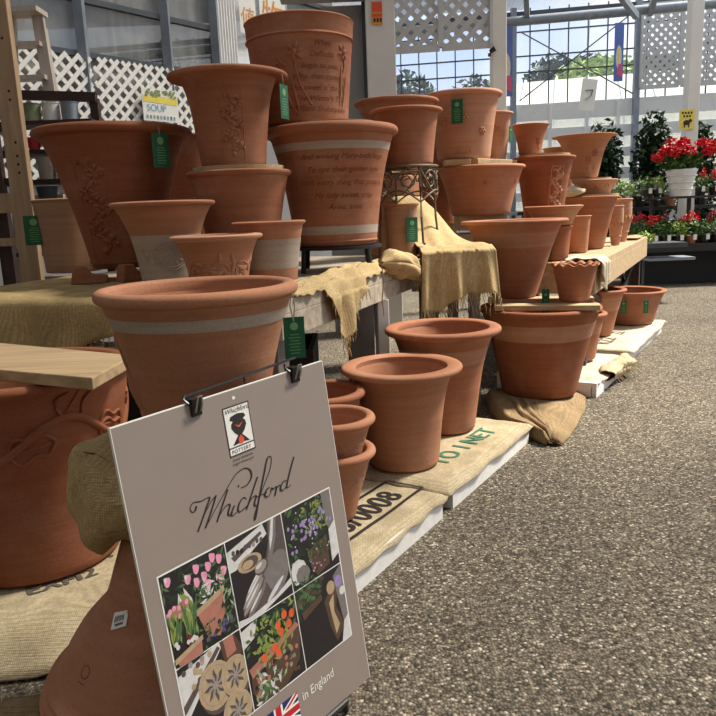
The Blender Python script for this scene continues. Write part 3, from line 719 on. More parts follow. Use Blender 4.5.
# ------------------------------------------------------------------ hang tags
def hang_tag(key, frac, drop, w, h, label, face=False, zt=None, out=.0):
    P = POT[key]; a = P.phi + math.asin(max(-1, min(1, frac)))
    rr = P.r + .006 + out
    zt = P.zr - .02 if zt is None else zt
    base = Vector((P.X + rr * math.cos(a), P.Y + rr * math.sin(a), zt - drop - h))
    root = empty('hang_tag', base, label, 'tag', 'green card tags hung on pots', (a if not face else P.phi) + PI / 2)
    mb = MB(); mb.box((0, 0, h / 2), (w, .002, h)); card = mb.build('card', 'green_tag', root)
    mb = MB(); y = -.002
    for sgn in (-1,):
        for i in range(7):
            z = h * (.12 + .075 * i); ww = w * (.28 if i % 2 else .22)
            mb.quad((-ww, y, z), (ww, y, z), (ww, y, z + h * .018), (-ww, y, z + h * .018))
        mb.add([(w * .2 * math.cos(t * PI / 5), y, h * .78 + w * .2 * math.sin(t * PI / 5)) for t in range(10)], [tuple(range(10))])
    mb.build('print', 'gold_print', card)
    mb = MB(); mb.tube([(0, 0, h - .008), (.004, 0, h + drop * .5), (0, .004, h + drop)], .0014, 5); mb.tube([(0, -.002, h - .008), (-.006, 0, h + drop * .5), (0, .004, h + drop)], .0014, 5); mb.build('string', 'string', root)
hang_tag('A', .52, .03, .085, .145, 'large green tag hanging on the largest left pot')
hang_tag('G', .86, .045, .075, .14, 'green tag on the tall vine-panel pot, seen edge on')
hang_tag('M', -.15, .045, .07, .14, 'green tag on the upright rosette pot')
hang_tag('L', .55, .05, .068, .125, 'green tag in front of the small pot under the wire stand')
hang_tag('FP', .85, .05, .044, .088, 'green tag on the foreground pot just above the sign', True)
hang_tag('B', -.93, .05, .10, .16, 'green tag beside the wooden rack on plain tan pot', True, 1.2)
hang_tag('Z', -.12, .015, .035, .15, 'narrow green tag under the shallow wide pot')
hang_tag('EE', -.15, .04, .045, .10, 'left green tag on the farthest ground pot')
hang_tag('EE', .42, .04, .04, .10, 'right green tag on the farthest ground pot')
hang_tag('BB', -.98, .07, .04, .14, 'dark green tag in shade left of the scalloped pot', True, .72, .02)
hang_tag('O', .8, .08, .04, .10, 'green tag at the right side of the narrow rosette pot')

# ------------------------------------------------------------------ tables, pallets, boards
def rect_table(name, c, e1, e2, L, Wd, top, th, label, mats=('beam', 'greyboard'), legs=((.08, .06),), apron=.14, extra=None):
    """corner c (front right-hand edge start), e1 along the long edge, e2 inward"""
    root = empty(name, (c[0], c[1], 0), label, 'table')
    a1 = math.atan2(e1[1], e1[0]); E1 = Vector((e1[0], e1[1], 0)); E2 = Vector((e2[0], e2[1], 0))
    mb = MB(); n = max(2, int(Wd / .15))
    for i in range(n):
        o = E2 * (Wd * (i + .5) / n) + E1 * (L / 2)
        mb.box((o.x, o.y, top - th / 2), (L, Wd / n - .006, th), a1)
    bevel(mb.build('tabletop', mats[0], root), .003)
    mb = MB()
    if apron:
        zc = top - th - apron / 2
        for o, ln, an in ((E2 * .02 + E1 * L / 2, L, a1), (E2 * (Wd - .02) + E1 * L / 2, L, a1)): mb.box((o.x, o.y, zc), (ln, .035, apron), an)
        for o in (E1 * .02 + E2 * Wd / 2, E1 * (L - .02) + E2 * Wd / 2): mb.box((o.x, o.y, zc), (.035, Wd - .08, apron), a1)
        bevel(mb.build('apron', mats[0], root), .003)
    for s in (.1, L - .1):
        for t in (.1, Wd - .1):
            o = E1 * s + E2 * t
            mb = MB(); mb.box((o.x, o.y, (top - th) / 2), (.09, .09, top - th), a1); bevel(mb.build('leg', mats[1], root), .003)
    return root
e1 = Vector((.356, .934)); e2 = Vector((-.934, .356))
rect_table('display_table', (-.25, 2.40), e1, e2, 2.35, 1.75, .815, .05, 'weathered wooden table carrying the left group of pots', apron=.085)
f1 = Vector((.455, .890)); f2 = Vector((-.890, .455))
rt = rect_table('display_table', (1.448, 4.306), f1, f2, 3.28, 1.2, .745, .04, 'pale wooden table carrying the farther stacks of pots', ('board', 'dark_wood'), apron=.15)
mb = MB()
for (s0, z0, s1, z1) in ((.5, .50, 2.6, .05), (.9, .05, 2.9, .5), (2.2, .5, 3.15, .02)):
    a = Vector((f1.x * s0, f1.y * s0)) + f2 * .12; b = Vector((f1.x * s1, f1.y * s1)) + f2 * .10
    mb.beam((a.x, a.y, z0), (b.x, b.y, z1), .035, .035)
mb.build('cross_brace', 'black', rt)
# low side stand under the burlap
root = empty('side_stand', (.345, 3.735, 0), 'small grey wooden stand hidden under draped burlap', 'table')
g1 = Vector((.973, .231)); g2 = Vector((-.231, .973)); an = math.atan2(.231, .973)
mb = MB(); o = g1 * .20 + g2 * .23; mb.box((o.x - .022, o.y - .005, .885), (.35, .42, .03), an); mb.build('tabletop', 'greyboard', root)
for (s, t, z0) in ((.05, .06, 0), (.32, .06, 0), (.04, .38, .818), (.32, .38, 0)):
    o = g1 * s + g2 * t; mb = MB(); mb.box((o.x, o.y, (.87 + z0) / 2), (.05, .05, .87 - z0), an); mb.build('leg', 'greyboard', root)
# grey boards leaning under the table
mb = MB(); mb.box((.02, 3.42, .35), (.13, .03, .70), .3); bevel(tag(mb.build('grey_board', 'greyboard'), 'upright grey board under the left table edge', 'board'))
mb = MB(); mb.box((.125, 3.47, .34), (.06, .05, .68), .3); bevel(tag(mb.build('white_post', 'white_wood'), 'upright white post beside the grey board under table', 'post'))
# crate on the far table under the studded pot
root = empty('wooden_crate', (.835, 4.78, .745), 'slatted wooden crate under the studded pot', 'crate')
for i in range(3):
    mb = MB(); mb.box((0, -.13, .05 + i * .1), (.30, .02, .08)); mb.box((0, .13, .05 + i * .1), (.30, .02, .08)); mb.box((-.14, 0, .05 + i * .1), (.02, .24, .08)); mb.box((.14, 0, .05 + i * .1), (.02, .24, .08)); mb.build('slat', 'board', root)
mb = MB(); mb.box((0, 0, .297), (.30, .28, .012)); mb.build('lid', 'board', root)
for (X, Y, zb, lab) in ((.60, 5.25, .745, 'plain crate under the shadowed wide rear pot'),):
    root = empty('wooden_crate', (X, Y, zb), lab, 'crate')
    mb = MB(); mb.box((0, 0, .12), (.26, .26, .24)); mb.build('body', 'board', root); mb = MB(); mb.box((0, 0, .247), (.28, .28, .014)); mb.build('lid', 'board', root)
up = None
# boards
def plank(name, pts, z0, th, mat, label, cat='board'):
    mb = MB(); n = len(pts)
    mb.add([(x, y, z0) for x, y in pts] + [(x, y, z0 + th) for x, y in pts], [tuple(range(n))[::-1], tuple(range(n, 2 * n))] + [(i, (i + 1) % n, (i + 1) % n + n, i + n) for i in range(n)])
    return tag(bevel(mb.build(name, mat), .004), label, cat)
b = plank('wooden_board', [(-1.75, 2.25), (-.648, 1.70), (-.63, 1.98), (-1.75, 2.64)], .699, .032, 'board', 'pale plank lying across the huge dark pot')
plank('wooden_board', [(.74, 3.80), (1.26, 3.66), (1.285, 3.75), (.77, 3.90)], .552, .028, 'board', 'front plank on the very large ground pot rim')
plank('wooden_board', [(.76, 4.10), (1.33, 3.97), (1.35, 4.06), (.78, 4.2)], .552, .028, 'board', 'rear plank on the very large ground pot rim')
plank('wood_block', [(.58, 4.55), (.74, 4.53), (.74, 4.62), (.58, 4.64)], 1.357, .035, 'board', 'left wood block under the upright rosette pot')
plank('wood_block', [(.78, 4.52), (1.05, 4.78), (.99, 4.84), (.72, 4.60)], 1.357, .035, 'board', 'middle wood block under the upright rosette pot')
plank('wood_block', [(.80, 4.86), (1.09, 4.83), (1.10, 4.99), (.80, 5.0)], 1.357, .035, 'board', 'rear wood block under the narrow rosette pot')
# pallets along the walkway
E = Vector((.531, .847)); Nn = Vector((-.847, .531)); O = Vector((-.045, 1.903))
def pal(s, l): return O + E * s + Nn * l
def pallet(s0, s1, l0, wd, h, label):
    c = pal(s0, l0); root = empty('pallet', (c.x, c.y, 0), label, 'pallet'); an = math.atan2(E.y, E.x); L = s1 - s0
    mb = MB(); o = E * L / 2 + Nn * wd / 2; mb.box((o.x, o.y, h - .01), (L, wd, .02), an); mb.build('deck', 'white_wood', root)
    for t in (.0125, wd / 2, wd - .0125):
        o = E * L / 2 + Nn * t; mb = MB(); mb.box((o.x, o.y, (h - .02) / 2), (L, .025, h - .02), an); mb.build('side_plank', 'white_wood', root)
    for s in (.0125, L - .0125):
        o = E * s + Nn * wd / 2; mb = MB(); mb.box((o.x, o.y, (h - .02) / 2), (.025, wd - .06, h - .02), an); mb.build('end_plank', 'white_wood', root)
pallet(-.12, .62, 0, .66, .078, 'white plank pallet under the black-printed sack')
pallet(.71, 1.58, .0, .66, .078, 'white plank pallet under the green-printed sack')
pallet(2.5, 3.33, -.09, .6, .085, 'white plank pallet with frayed cloth behind the very large pot')
pallet(3.5, 4.86, -.06, .6, .085, 'farthest white plank pallet with blue-printed cloth')
root = empty('pallet', (-1.24, 2.22, 0), 'dark pallet under the huge ivy pot', 'pallet')
mb = MB(); mb.box((0, 0, .07), (.96, 1.0, .03)); mb.build('deck', 'greyboard', root)
for x in (-.43, 0, .43): mb = MB(); mb.box((x, 0, .0275), (.06, 1.0, .055)); mb.build('side_plank', 'greyboard', root)

# ------------------------------------------------------------------ cloth
def cloth(name, fn, nu, nv, mat, label, thick=.004, cat='burlap', fringe=None, sub=True, closed_u=False):
    """fn(s,t) -> point ; s,t in 0..1"""
    mb = MB()
    vs = [fn(i / nu, j / nv) for j in range(nv + 1) for i in range(nu + 1)]
    w = nu + 1
    mb.add(vs, [(j * w + i, j * w + i + 1, (j + 1) * w + i + 1, (j + 1) * w + i) for j in range(nv) for i in range(nu)])
    if fringe:
        root = empty(name, vs[0], label, cat)
        mb.v = [tuple(Vector(v) - Vector(vs[0])) for v in mb.v]
        o = mb.build('cloth', mat, root, True, 180)
        fm = MB(); rnd = random.Random(11)
        for (s, t, dx, L) in fringe:
            p = Vector(fn(s, t)) - Vector(vs[0]); q = p
            pts = [p]
            dv = Vector(dx)
            for k in range(4):
                q = q + dv * L / 4 + Vector((rnd.uniform(-1, 1), rnd.uniform(-1, 1), rnd.uniform(-.6, .3))) * L * .09; pts.append(q)
            fm.tube(pts, [.0028, .0024, .002, .0018, .001], 4)
        fo = fm.build('fringe', mat, root, True); res = root
    else:
        o = mb.build(name, mat, None, True, 180); res = tag(o, label, cat)
    m = o.modifiers.new('solidify', 'SOLIDIFY'); m.thickness = thick; m.offset = 1
    return res
def nz3(x, y, z=0, s=1.0): return noise.noise(Vector((x * s, y * s, z * s)))
def bil(c, s, t): return (c[0] * (1 - s) + c[1] * s) * (1 - t) + (c[3] * (1 - s) + c[2] * s) * t
def sack(c, top, droop, seed, mat, label, nu=50, nv=40, amp=.005, edge=.09, power=2.0, sides='frlb', minz=.006, printing=None):
    C4 = [Vector(x) for x in c]
    hgt = lambda x, y: top + amp * nz3(x, y, seed, 5) + amp * .4 * nz3(x, y, seed + 3, 16)
    def fn(s, t):
        p = bil(C4, s, t)
        jx = .012 * nz3(s * 6, t * 6, seed); p = p + Vector((jx, .012 * nz3(t * 6, s * 6, seed + 9)))
        e = 0
        if 'l' in sides: e = max(e, 1 - s / edge)
        if 'r' in sides: e = max(e, 1 - (1 - s) / edge)
        if 'f' in sides: e = max(e, 1 - t / edge)
        if 'b' in sides: e = max(e, 1 - (1 - t) / edge)
        e = max(0, min(1, e))
        return (p.x, p.y, max(minz, hgt(p.x, p.y) - droop * e ** power * (1 + .35 * nz3(s * 9, t * 9, seed + 5))))
    o = cloth('burlap_sack', fn, nu, nv, mat, label, .006, 'sack')
    if printing:
        loc, ax, items = printing
        ax = Vector(ax).normalized(); ay = Vector((-ax.y, ax.x))
        mb = MB()
        def pf(x, y):
            q = Vector(loc) + ax * x + ay * y; return (q.x, q.y, hgt(q.x, q.y) + .0085)
        for it in items:
            if it[0] == 't':
              for ox, oy in ((0, 0), (.004, .002), (-.003, .003)): add_text(mb, it[1], it[2], lambda x, y: pf(it[3] + x + ox, it[4] + y + oy), 0, 'LEFT', 0, 1.05, it[5] if len(it) > 5 else 1)
            else:
                x0, y0, x1, y1, w = it[1:]
                n = 12
                for (a, b) in (((x0, y0), (x1, y0)), ((x1, y0), (x1, y1)), ((x1, y1), (x0, y1)), ((x0, y1), (x0, y0))):
                    a = Vector(a); b = Vector(b); d = (b - a).normalized(); pr = Vector((-d.y, d.x)) * w / 2
                    for k in range(n):
                        u = a + (b - a) * k / n; v = a + (b - a) * (k + 1) / n
                        mb.quad(pf(*(u - pr)), pf(*(v - pr)), pf(*(v + pr)), pf(*(u + pr)))
        po = mb.build('printing', printing and ('ink' if 'black' in label else ('greenink' if 'green' in label else 'greyink')))
        po.parent = o
    return o
V2 = Vector
sack([pal(-.14, -.012), pal(.655, -.006), pal(.65, .68), pal(-.14, .68)], .088, .022, 1, 'burlap_pale', 'pale burlap sack with black boxed lettering beside the sign', edge=.07,
     printing=((-.085, 2.02), (.55, .835), [('t', '48/0008', .135, .04, .03, .93), ('b', -.32, .005, .56, .155, .013)]))
sack([pal(.665, -.012), pal(1.61, -.01), pal(1.64, .68), pal(.67, .68)], .089, .024, 2, 'burlap_pale', 'pale burlap sack with green lettering under the wide-rimmed pot', edge=.09,
     printing=((.345, 2.70), (.57, .82), [('t', 'TO', .12, .0, .02, 1.0), ('t', 'I NET', .12, .22, .02, 1.0)]))
sack([(-1.78, 1.42), (-.70, 1.60), (-.56, 2.75), (-1.78, 2.75)], .100, .09, 3, 'burlap_pale', 'burlap sack with faded dark letters under the huge ivy pot', amp=.012, edge=.17, sides='f',
     printing=((-.93, 1.795), (.163, .102), [('t', 'EXFI2', .075, .0, .0, 1.0), ('t', '2R', .075, .17, .09, 1.0)]))
sack([pal(2.53, -.10), pal(3.36, -.105), pal(3.36, .55), pal(2.53, .55)], .092, .02, 4, 'burlap_white', 'whitish cloth over the pallet behind the very large pot', edge=.14)
o = sack([pal(3.46, -.10), pal(4.92, -.09), pal(4.92, .55), pal(3.46, .55)], .098, .02, 5, 'burlap_white', 'whitish cloth with faded dark print on the farthest pallet', edge=.05,
         printing=((1.72, 4.93), (.531, .847), [('t', 'R22', .16, .10, -.02), ('t', '22', .14, .52, -.02)]))
# rumpled folded burlap under the very large pot
def wadfn(s, t):
    lf = Vector((.86, 3.17)) * (1 - t) + Vector((.72, 3.98)) * t; rg = Vector((.925, 3.17)) * (1 - t) + Vector((1.36, 4.20)) * t
    lf += Vector((-.07, -.02)) * math.sin(PI * t); rg += Vector((.03, -.05)) * math.sin(PI * t)
    p = lf * (1 - s) + rg * s + Vector((.02 * nz3(s * 4, t * 4, 7), .02 * nz3(s * 4, t * 4, 9)))
    rid = 0
    for k, (c, w, hh_) in enumerate(((.07, .055, .062), (.21, .05, .078), (.34, .05, .07), (.47, .05, .055))):
        rid = max(rid, hh_ * math.exp(-((s - c - .03 * math.sin(t * 3 + k)) / w) ** 2))
    z = max(rid, .034 + .03 * (1 - s) - .02 * (s > .55) * (s - .55)) + .010 * nz3(s * 4, t * 5, 4)
    e = max(0, min(1, s / .05)) * max(0, min(1, (1 - s) / .12)) * max(0, min(1, t / .06 + .25)); z *= e ** .6
    d = (p - Vector((1.03, 3.98))).length
    if d < .30: z = min(z, .05 + max(0, d - .22) * .4)
    return (p.x, p.y, max(.005, z + .002))
cloth('burlap_wad', wadfn, 80, 60, 'burlap_brown', 'folded brown burlap spilling from under the very large pot', .006, 'burlap', fringe=[(i / 30, .0, (.4, -.4, -.2), .03) for i in range(2, 29, 2)])
# frayed cloth roll on pallet 3
def rollfn(s, t):
    a = t * 2 * PI; c = pal(2.72 + .55 * s, -.10 + .02 * math.sin(7 * s))
    r = .038 * (.75 + .35 * math.sin(PI * s)) * (1 + .25 * nz3(s * 6, math.cos(a) * 2, math.sin(a) * 2) + .12 * math.sin(3 * a + 9 * s))
    return (c.x + r * 1.5 * math.cos(a) * .847, c.y - r * 1.5 * math.cos(a) * .531, max(.008, .085 + r * math.sin(a)))
cloth('burlap_roll', rollfn, 40, 24, 'burlap_pale', 'frayed pale burlap edge hanging over the pallet behind the very large pot', .003, fringe=[(i / 40, .1 * (i % 3) - .05 if i % 3 else .9, (.5, -.6, -.5), .07) for i in range(2, 40)])
# burlap over the left table end
def tl(s, t):
    a = -.10 + 1.2 * s                       # along table end edge from the corner
    L = .24 + .05 * nz3(s * 4, 1, 2) - .12 * max(0, 1 - s * 3)
    q = -.85 + t * (.85 + L + .03)
    ax = e2; ox = -e1
    b = V2((-.25, 2.40)) + ax * (.74 + a * .85)
    fold = .012 * math.sin(s * 26 + 2 * nz3(s * 5, 0)) 
    if q < 0: off, z = q, .0
    elif q < .04: off, z = q * .8, -q * .5
    else: off, z = .032 + .012 * (q - .04) / .2, -.02 - (q - .04)
    k = max(0, min(1, q / .15))
    p = b + ox * (off + .008 + fold * k)
    return (p.x, p.y, .822 + z + (.004 * nz3(p.x * 9, p.y * 9, 3) if q < 0 else 0))
cloth('burlap_sheet', tl, 60, 50, 'burlap_olive', 'olive burlap draped over the left table end', .005, fringe=[(i / 40, 1.0, (0, -.1, -1), .03) for i in range(0, 40)] + [(0.0, .8 + .02 * i, (.6, -.3, -.6), .03) for i in range(10)])
# rumpled burlap along the left table front edge
def rum(s, t):
    a = .10 + 1.50 * s
    tri = max(0, 1 - (abs(a - .50) / (.15 if a < .50 else .30)))
    L = .012 + .215 * tri ** .9 + .012 * nz3(a * 20, 2)
    W0 = .15 + .05 * nz3(a * 3, 7)
    q = -W0 + t * (W0 + L)
    b = V2((-.25, 2.40)) + e1 * a
    w = (q + .09 + .03 * math.sin(a * 5)) / .16
    hump = .030 * abs(math.sin(w * 7 + 1.6 * nz3(a * 4, 3))) + .016 * (1 + nz3(a * 12, t * 6, 1))
    ed = max(0, min(1, t * 7)); m_ = math.sin(PI * min(1, max(0, s * 1.02))) ** .3
    if q < 0: off, z = q, hump * ed * (1 - .8 * max(0, 1 + q / .03) * (q > -.03)) * m_
    else:
        f = min(1, q / .03); off = f * .012 + .014 * math.sin(a * 34 + q * 10) * min(1, q / .1); z = .008 * (1 - f) - q
    p = b - e2 * (off + .008)
    if q > .04: p = p - e2 * (.012 + .010 * math.sin(a * 60) * min(1, q / .1))
    return (p.x, p.y, max(.819, .822 + z) if q < 0 else .822 + z)
fr = [(.17 + .30 * i / 26, 1.0, (.05, -.1, -1), .015 + .012 * (i % 3)) for i in range(26)] + [(.262 + .004 * i, 1.0, (.0, -.05, -1), .07) for i in range(5)]
cloth('burlap_strip', rum, 180, 50, 'burlap', 'rumpled burlap strip hanging over the left table front edge', .004, fringe=fr)
mb = MB(); pb = V2((-.25, 2.40)) + e1 * .98 - e2 * .03
mb.tube([(pb.x, pb.y, .84), (pb.x + .004, pb.y, .78), (pb.x - .004, pb.y - .004, .70), (pb.x + .002, pb.y, .62)], .0028, 5); tag(mb.build('loose_string', 'string'), 'loose string dangling from the rumpled burlap strip', 'string')
# burlap over the side stand with a raised back
def cov(s, t):
    # s across (left to right), t from back/top to bottom hem
    fl = V2((.335, 3.675)) * (1 - s) + V2((.715, 3.755)) * s          # front fold line
    dep = .52
    hem = .34 - .05 * (1 - s) + .03 * nz3(s * 6, 2) + (.06 * math.sin(s * 4.5 + 1.2))
    tot = dep + hem; q = -dep + t * tot
    bx = g2
    hump = .27 * max(0, min(1, (-q - .03) / .40)) ** 1.35 * (max(0, 1 - ((s - .22) / .70) ** 2))
    wr = .007 * nz3(s * 7, t * 7, 5) + .004 * math.sin(20 * s + 4 * t)
    if q < 0: off, z = q, hump + wr
    elif q < .05: off, z = q * .7, -q * .45
    else:
        k = min(1, (q - .05) / .2)
        off = .035 + k * (.016 * math.sin(s * 14 + 1.5) + .010 * math.sin(s * 31)) + .012; z = -.0225 - (q - .05)
    p = fl - bx * off
    if q > 0: p = p + g1 * (.05 * (q / .3) * (s - .35))
    return (p.x, p.y, .912 + z)
cloth('burlap_sheet', cov, 80, 80, 'burlap', 'golden burlap draped over the stand beneath the wire pot stand', .004, fringe=[(i / 50, 1.0, (.1, -.1, -1), .035 + .025 * (i % 4)) for i in range(51)])
# gathered dark-edged end of burlap next to it
def gat(s, t):
    a = t * 2 * PI; c = Vector((.13 + .21 * s, 3.40 + .31 * s, .86 - .09 * s * s))
    r = .05 * min(1, .12 + s * 5) * (.8 + .5 * math.sin(PI * min(1, s * 1.1))) * (1 + .3 * nz3(s * 5, math.cos(a) * 1.6, math.sin(a) * 1.6) + .10 * math.sin(4 * a + 5 * s))
    return (c.x + r * math.cos(a) * .8, c.y - r * math.cos(a) * .35, c.z + r * math.sin(a) * .9)
cloth('burlap_bundle', gat, 40, 28, 'burlap', 'gathered burlap bundle at the right end of table edge', .003, fringe=[(1.0, i / 20, (.1, -.2, -1), .06) for i in range(20)])
# burlap wad beneath the foreground pot
def wad2(s, t):
    th = PI * t; ph = 2 * PI * s
    sx, sy, sz = .215, .165, .095
    n = 1 + .16 * nz3(math.cos(ph) * 1.6, math.sin(ph) * 1.6, th * 1.5) + .09 * abs(math.sin(4 * th + 4 * ph)) - .10 * math.exp(-((ph - 3.5 - .5 * math.cos(th)) / .16) ** 2)
    x = sx * math.sin(th) ** .7 * math.cos(ph) * n; y = sy * math.sin(th) ** .7 * math.sin(ph) * n
    z = sz * math.copysign(abs(math.cos(th)) ** .6, math.cos(th))
    k = max(0, min(1, (-x - .09) / .06)); z = max(-.062 - .06 * k, min(.066 + .03 * k, z * (1 + .7 * k)))
    return (-.405 + x, 1.49 + y, .533 + z)
cloth('burlap_wad', wad2, 60, 34, 'burlap_olive', 'folded burlap wad between the upturned pot and foreground pot', .003)
# wad of pale burlap on the far plain pot
def wad3(s, t):
    th = PI * t; ph = 2 * PI * s; n = 1 + .25 * nz3(math.cos(ph) * 2, math.sin(ph) * 2, th * 2)
    return (1.65 + .10 * math.sin(th) * math.cos(ph) * n, 5.50 + .06 * math.sin(th) * math.sin(ph) * n, 1.186 + .036 * math.cos(th) * n)
cloth('burlap_wad', wad3, 36, 20, 'burlap_white', 'small pale burlap wad on the plain wide pot rim', .003)
# white rag over the far table near corner
def rag(s, t):
    a = .02 + .30 * s; L = .20 * math.sin(PI * (.15 + .7 * s)) + .03 * nz3(s * 6, 1); q = -.20 + t * (.20 + L)
    b = V2((1.448, 4.306)) + f1 * a
    if q < 0: off, z = q, .016 * (1 + nz3(s * 6, t * 6, 2))
    elif q < .03: off, z = q * .8, -.4 * q + .008
    else: off, z = .024 + .015 * math.sin(s * 18), -.01 - (q - .03)
    p = b - f2 * (off + .01)
    return (p.x, p.y, .752 + z)
cloth('white_rag', rag, 30, 30, 'burlap_white', 'whitish rag hanging over the near corner of far table', .003, 'rag')
def rag2(s, t):
    p = V2((1.448, 4.306)) + f1 * (2.55 + .55 * s) + f2 * (.02 + .22 * t)
    return (p.x, p.y, .752 + .014 * (1 + nz3(s * 5, t * 5, 8)))
cloth('burlap_scrap', rag2, 24, 14, 'burlap', 'burlap scrap lying at the far end of far table', .003)
# straw debris bundle at lower left
root = empty('straw_bundle', (-.92, 1.33, 0), 'brown burlap roll with loose straw, lower left corner', 'burlap')
mb = MB(); mb.tube([(-.55 + .1 * i, .02 * math.sin(i), .06 + .012 * math.sin(i * 2)) for i in range(9)], [.05 + .012 * math.sin(i * 1.7) for i in range(9)], 14); mb.build('roll', 'burlap_brown', root, True, 180)
mb = MB(); rnd = random.Random(4)
for i in range(70):
    p = Vector((rnd.uniform(-.4, .25), rnd.uniform(-.10, .12), rnd.uniform(.02, .11))); d = Vector((rnd.uniform(-1, 1), rnd.uniform(-1, 1), rnd.uniform(-.3, .3))) * .06
    q = p + d; q.z = max(.006, q.z); r_ = q + d * .6 + Vector((0, 0, -.02)); r_.z = max(.006, r_.z)
    mb.tube([p, q, r_], .0016, 4)
so = mb.build('straw', 'burlap_pale', root); so['kind'] = 'stuff'

# pot feet on left table
def pot_foot(loc, rz, label):
    root = empty('pot_riser', loc, label, 'pot riser', 'terracotta risers under the largest pot', rz)
    mb = MB()
    prof = [(-.07, 0), (.09, 0), (.09, .035), (.02, .045), (-.005, .08), (-.05, .08), (-.055, .07)]
    n = len(prof); mb.add([(x, -.03, z) for x, z in prof] + [(x, .03, z) for x, z in prof], [tuple(range(n)), tuple(range(2 * n - 1, n - 1, -1))] + [(i + n, (i + 1) % n + n, (i + 1) % n, i) for i in range(n)])
    bevel(mb.build('body', 'terra_red', root), .006, 2)
pot_foot((-1.215, 3.27, .828), .25, 'stepped terracotta riser at the left front of largest pot')
pot_foot((-1.03, 3.33, .828), .9, 'stepped terracotta riser at the right front of largest pot')
for a_ in (.7, 2.0):
    mb = MB(); mb.box((-1.10 + .1 * math.cos(a_), 3.5 + .1 * math.sin(a_), .855), (.05, .05, .054)); tag(mb.build('pot_riser', 'terra_red'), 'plain terracotta riser hidden under the largest pot', 'pot riser', 'terracotta risers under the largest pot')

# metal stand under the verse pot
root = empty('pot_stand', (-.085, 3.6, .82), 'low black metal stand under the verse-inscribed pot', 'stand')
mb = MB(); mb.lathe([(.19, .108), (.225, .108), (.225, .122), (.19, .122)], 48, closed=True); mb.build('ring', 'blackmatte', root, True, 30)
mb = MB(); mb.box((0, 0, .115), (.40, .03, .012)); mb.box((0, 0, .115), (.03, .40, .012)); mb.build('cross_bar', 'blackmatte', root)
for i in range(4):
    a = PI / 4 + i * PI / 2; mb = MB(); mb.tube([(.215 * math.cos(a), .215 * math.sin(a), .115), (.225 * math.cos(a), .225 * math.sin(a), .0)], .012, 8); mb.build('leg', 'blackmatte', root, True)
# curled wire stand
root = empty('wire_pot_stand', (.297, 3.86, .912), 'wrought iron pot stand with curled scrollwork', 'stand')
ring = lambda r, z, n=40: [(r * math.cos(2 * PI * i / n), r * math.sin(2 * PI * i / n), z) for i in range(n)]
mb = MB(); mb.tube(ring(.155, .405), .007, 8, closed=True); mb.tube(ring(.145, .39), .004, 6, closed=True); mb.build('top_ring', 'iron', root, True)
mb = MB(); mb.tube([(-.15, 0, .402), (.15, 0, .402)], .005, 6); mb.tube([(0, -.15, .402), (0, .15, .402)], .005, 6); mb.build('cross_bar', 'iron', root, True)
for i in range(4):
    a = .35 + i * PI / 2; c, s = math.cos(a), math.sin(a); mb = MB()
    mb.tube([(.15 * c, .15 * s, .40), (.152 * c, .152 * s, .30), (.16 * c, .16 * s, .15), (.175 * c, .175 * s, .02 - (.085 if i in (1, 2) else 0)), (.19 * c, .19 * s, .0155 - (.085 if i in (1, 2) else 0))], .0065, 8); mb.build('leg', 'iron', root, True)
    # scrolls and arch between legs
    sc = MB()
    for sg in (-1, 1):
        pts = []
        for k in range(22):
            th = k * .42; rr = .052 * (1 - k / 30)
            u = sg * (.055 + 0) + sg * rr * math.cos(th + PI) * 1.0; z = .335 + rr * math.sin(th + PI / 2 * 0) * 1.05
            aa = a + PI / 4 + u / .155; pts.append((.153 * math.cos(aa), .153 * math.sin(aa), z))
        sc.tube(pts, .0042, 6)
    pts = [(.155 * math.cos(a + PI / 2 * k / 12), .155 * math.sin(a + PI / 2 * k / 12), .225 + .06 * math.sin(PI * k / 12)) for k in range(13)]
    sc.tube(pts, .005, 6)
    pts = [(.155 * math.cos(a + PI / 2 * k / 12), .155 * math.sin(a + PI / 2 * k / 12), .39 - .13 * math.sin(PI * k / 12)) for k in range(13)]
    sc.tube(pts, .004, 6); sc.build('scrollwork', 'iron', root, True)
# dark items below the left table
root = empty('plastic_bag', (-1.08, 2.80, .0), 'crumpled black and white plastic bag on a crate under table', 'bag')
mb = MB(); mb.box((0, .25, .28), (.9, .4, .56)); mb.build('crate', 'blackmatte', root)
mb = MB(); rnd = random.Random(9)
for i in range(14):
    x = -.35 + .055 * i; mb.ball((x, .08 + rnd.uniform(-.03, .05), .585 + rnd.uniform(-.01, .02)), .05, rnd.choice((0, 0, 1)), 7, (1, 1, .6))
mb.build('bag', ['black', 'paper'], root)
root = empty('dark_fill_crate', (-.45, 2.95, 0), 'added black crate stack filling the dark under the left table', 'crate')  # crates put in to stand for the darkness below the tabletop
for i in range(2):
    mb = MB(); z = .3 * i
    mb.box((0, 0, z + .01), (.55, .4, .02)); mb.box((0, -.19, z + .14), (.55, .02, .28)); mb.box((0, .19, z + .14), (.55, .02, .28)); mb.box((-.265, 0, z + .14), (.02, .38, .28)); mb.box((.265, 0, z + .14), (.02, .38, .28)); mb.build('crate', 'blackmatte', root)

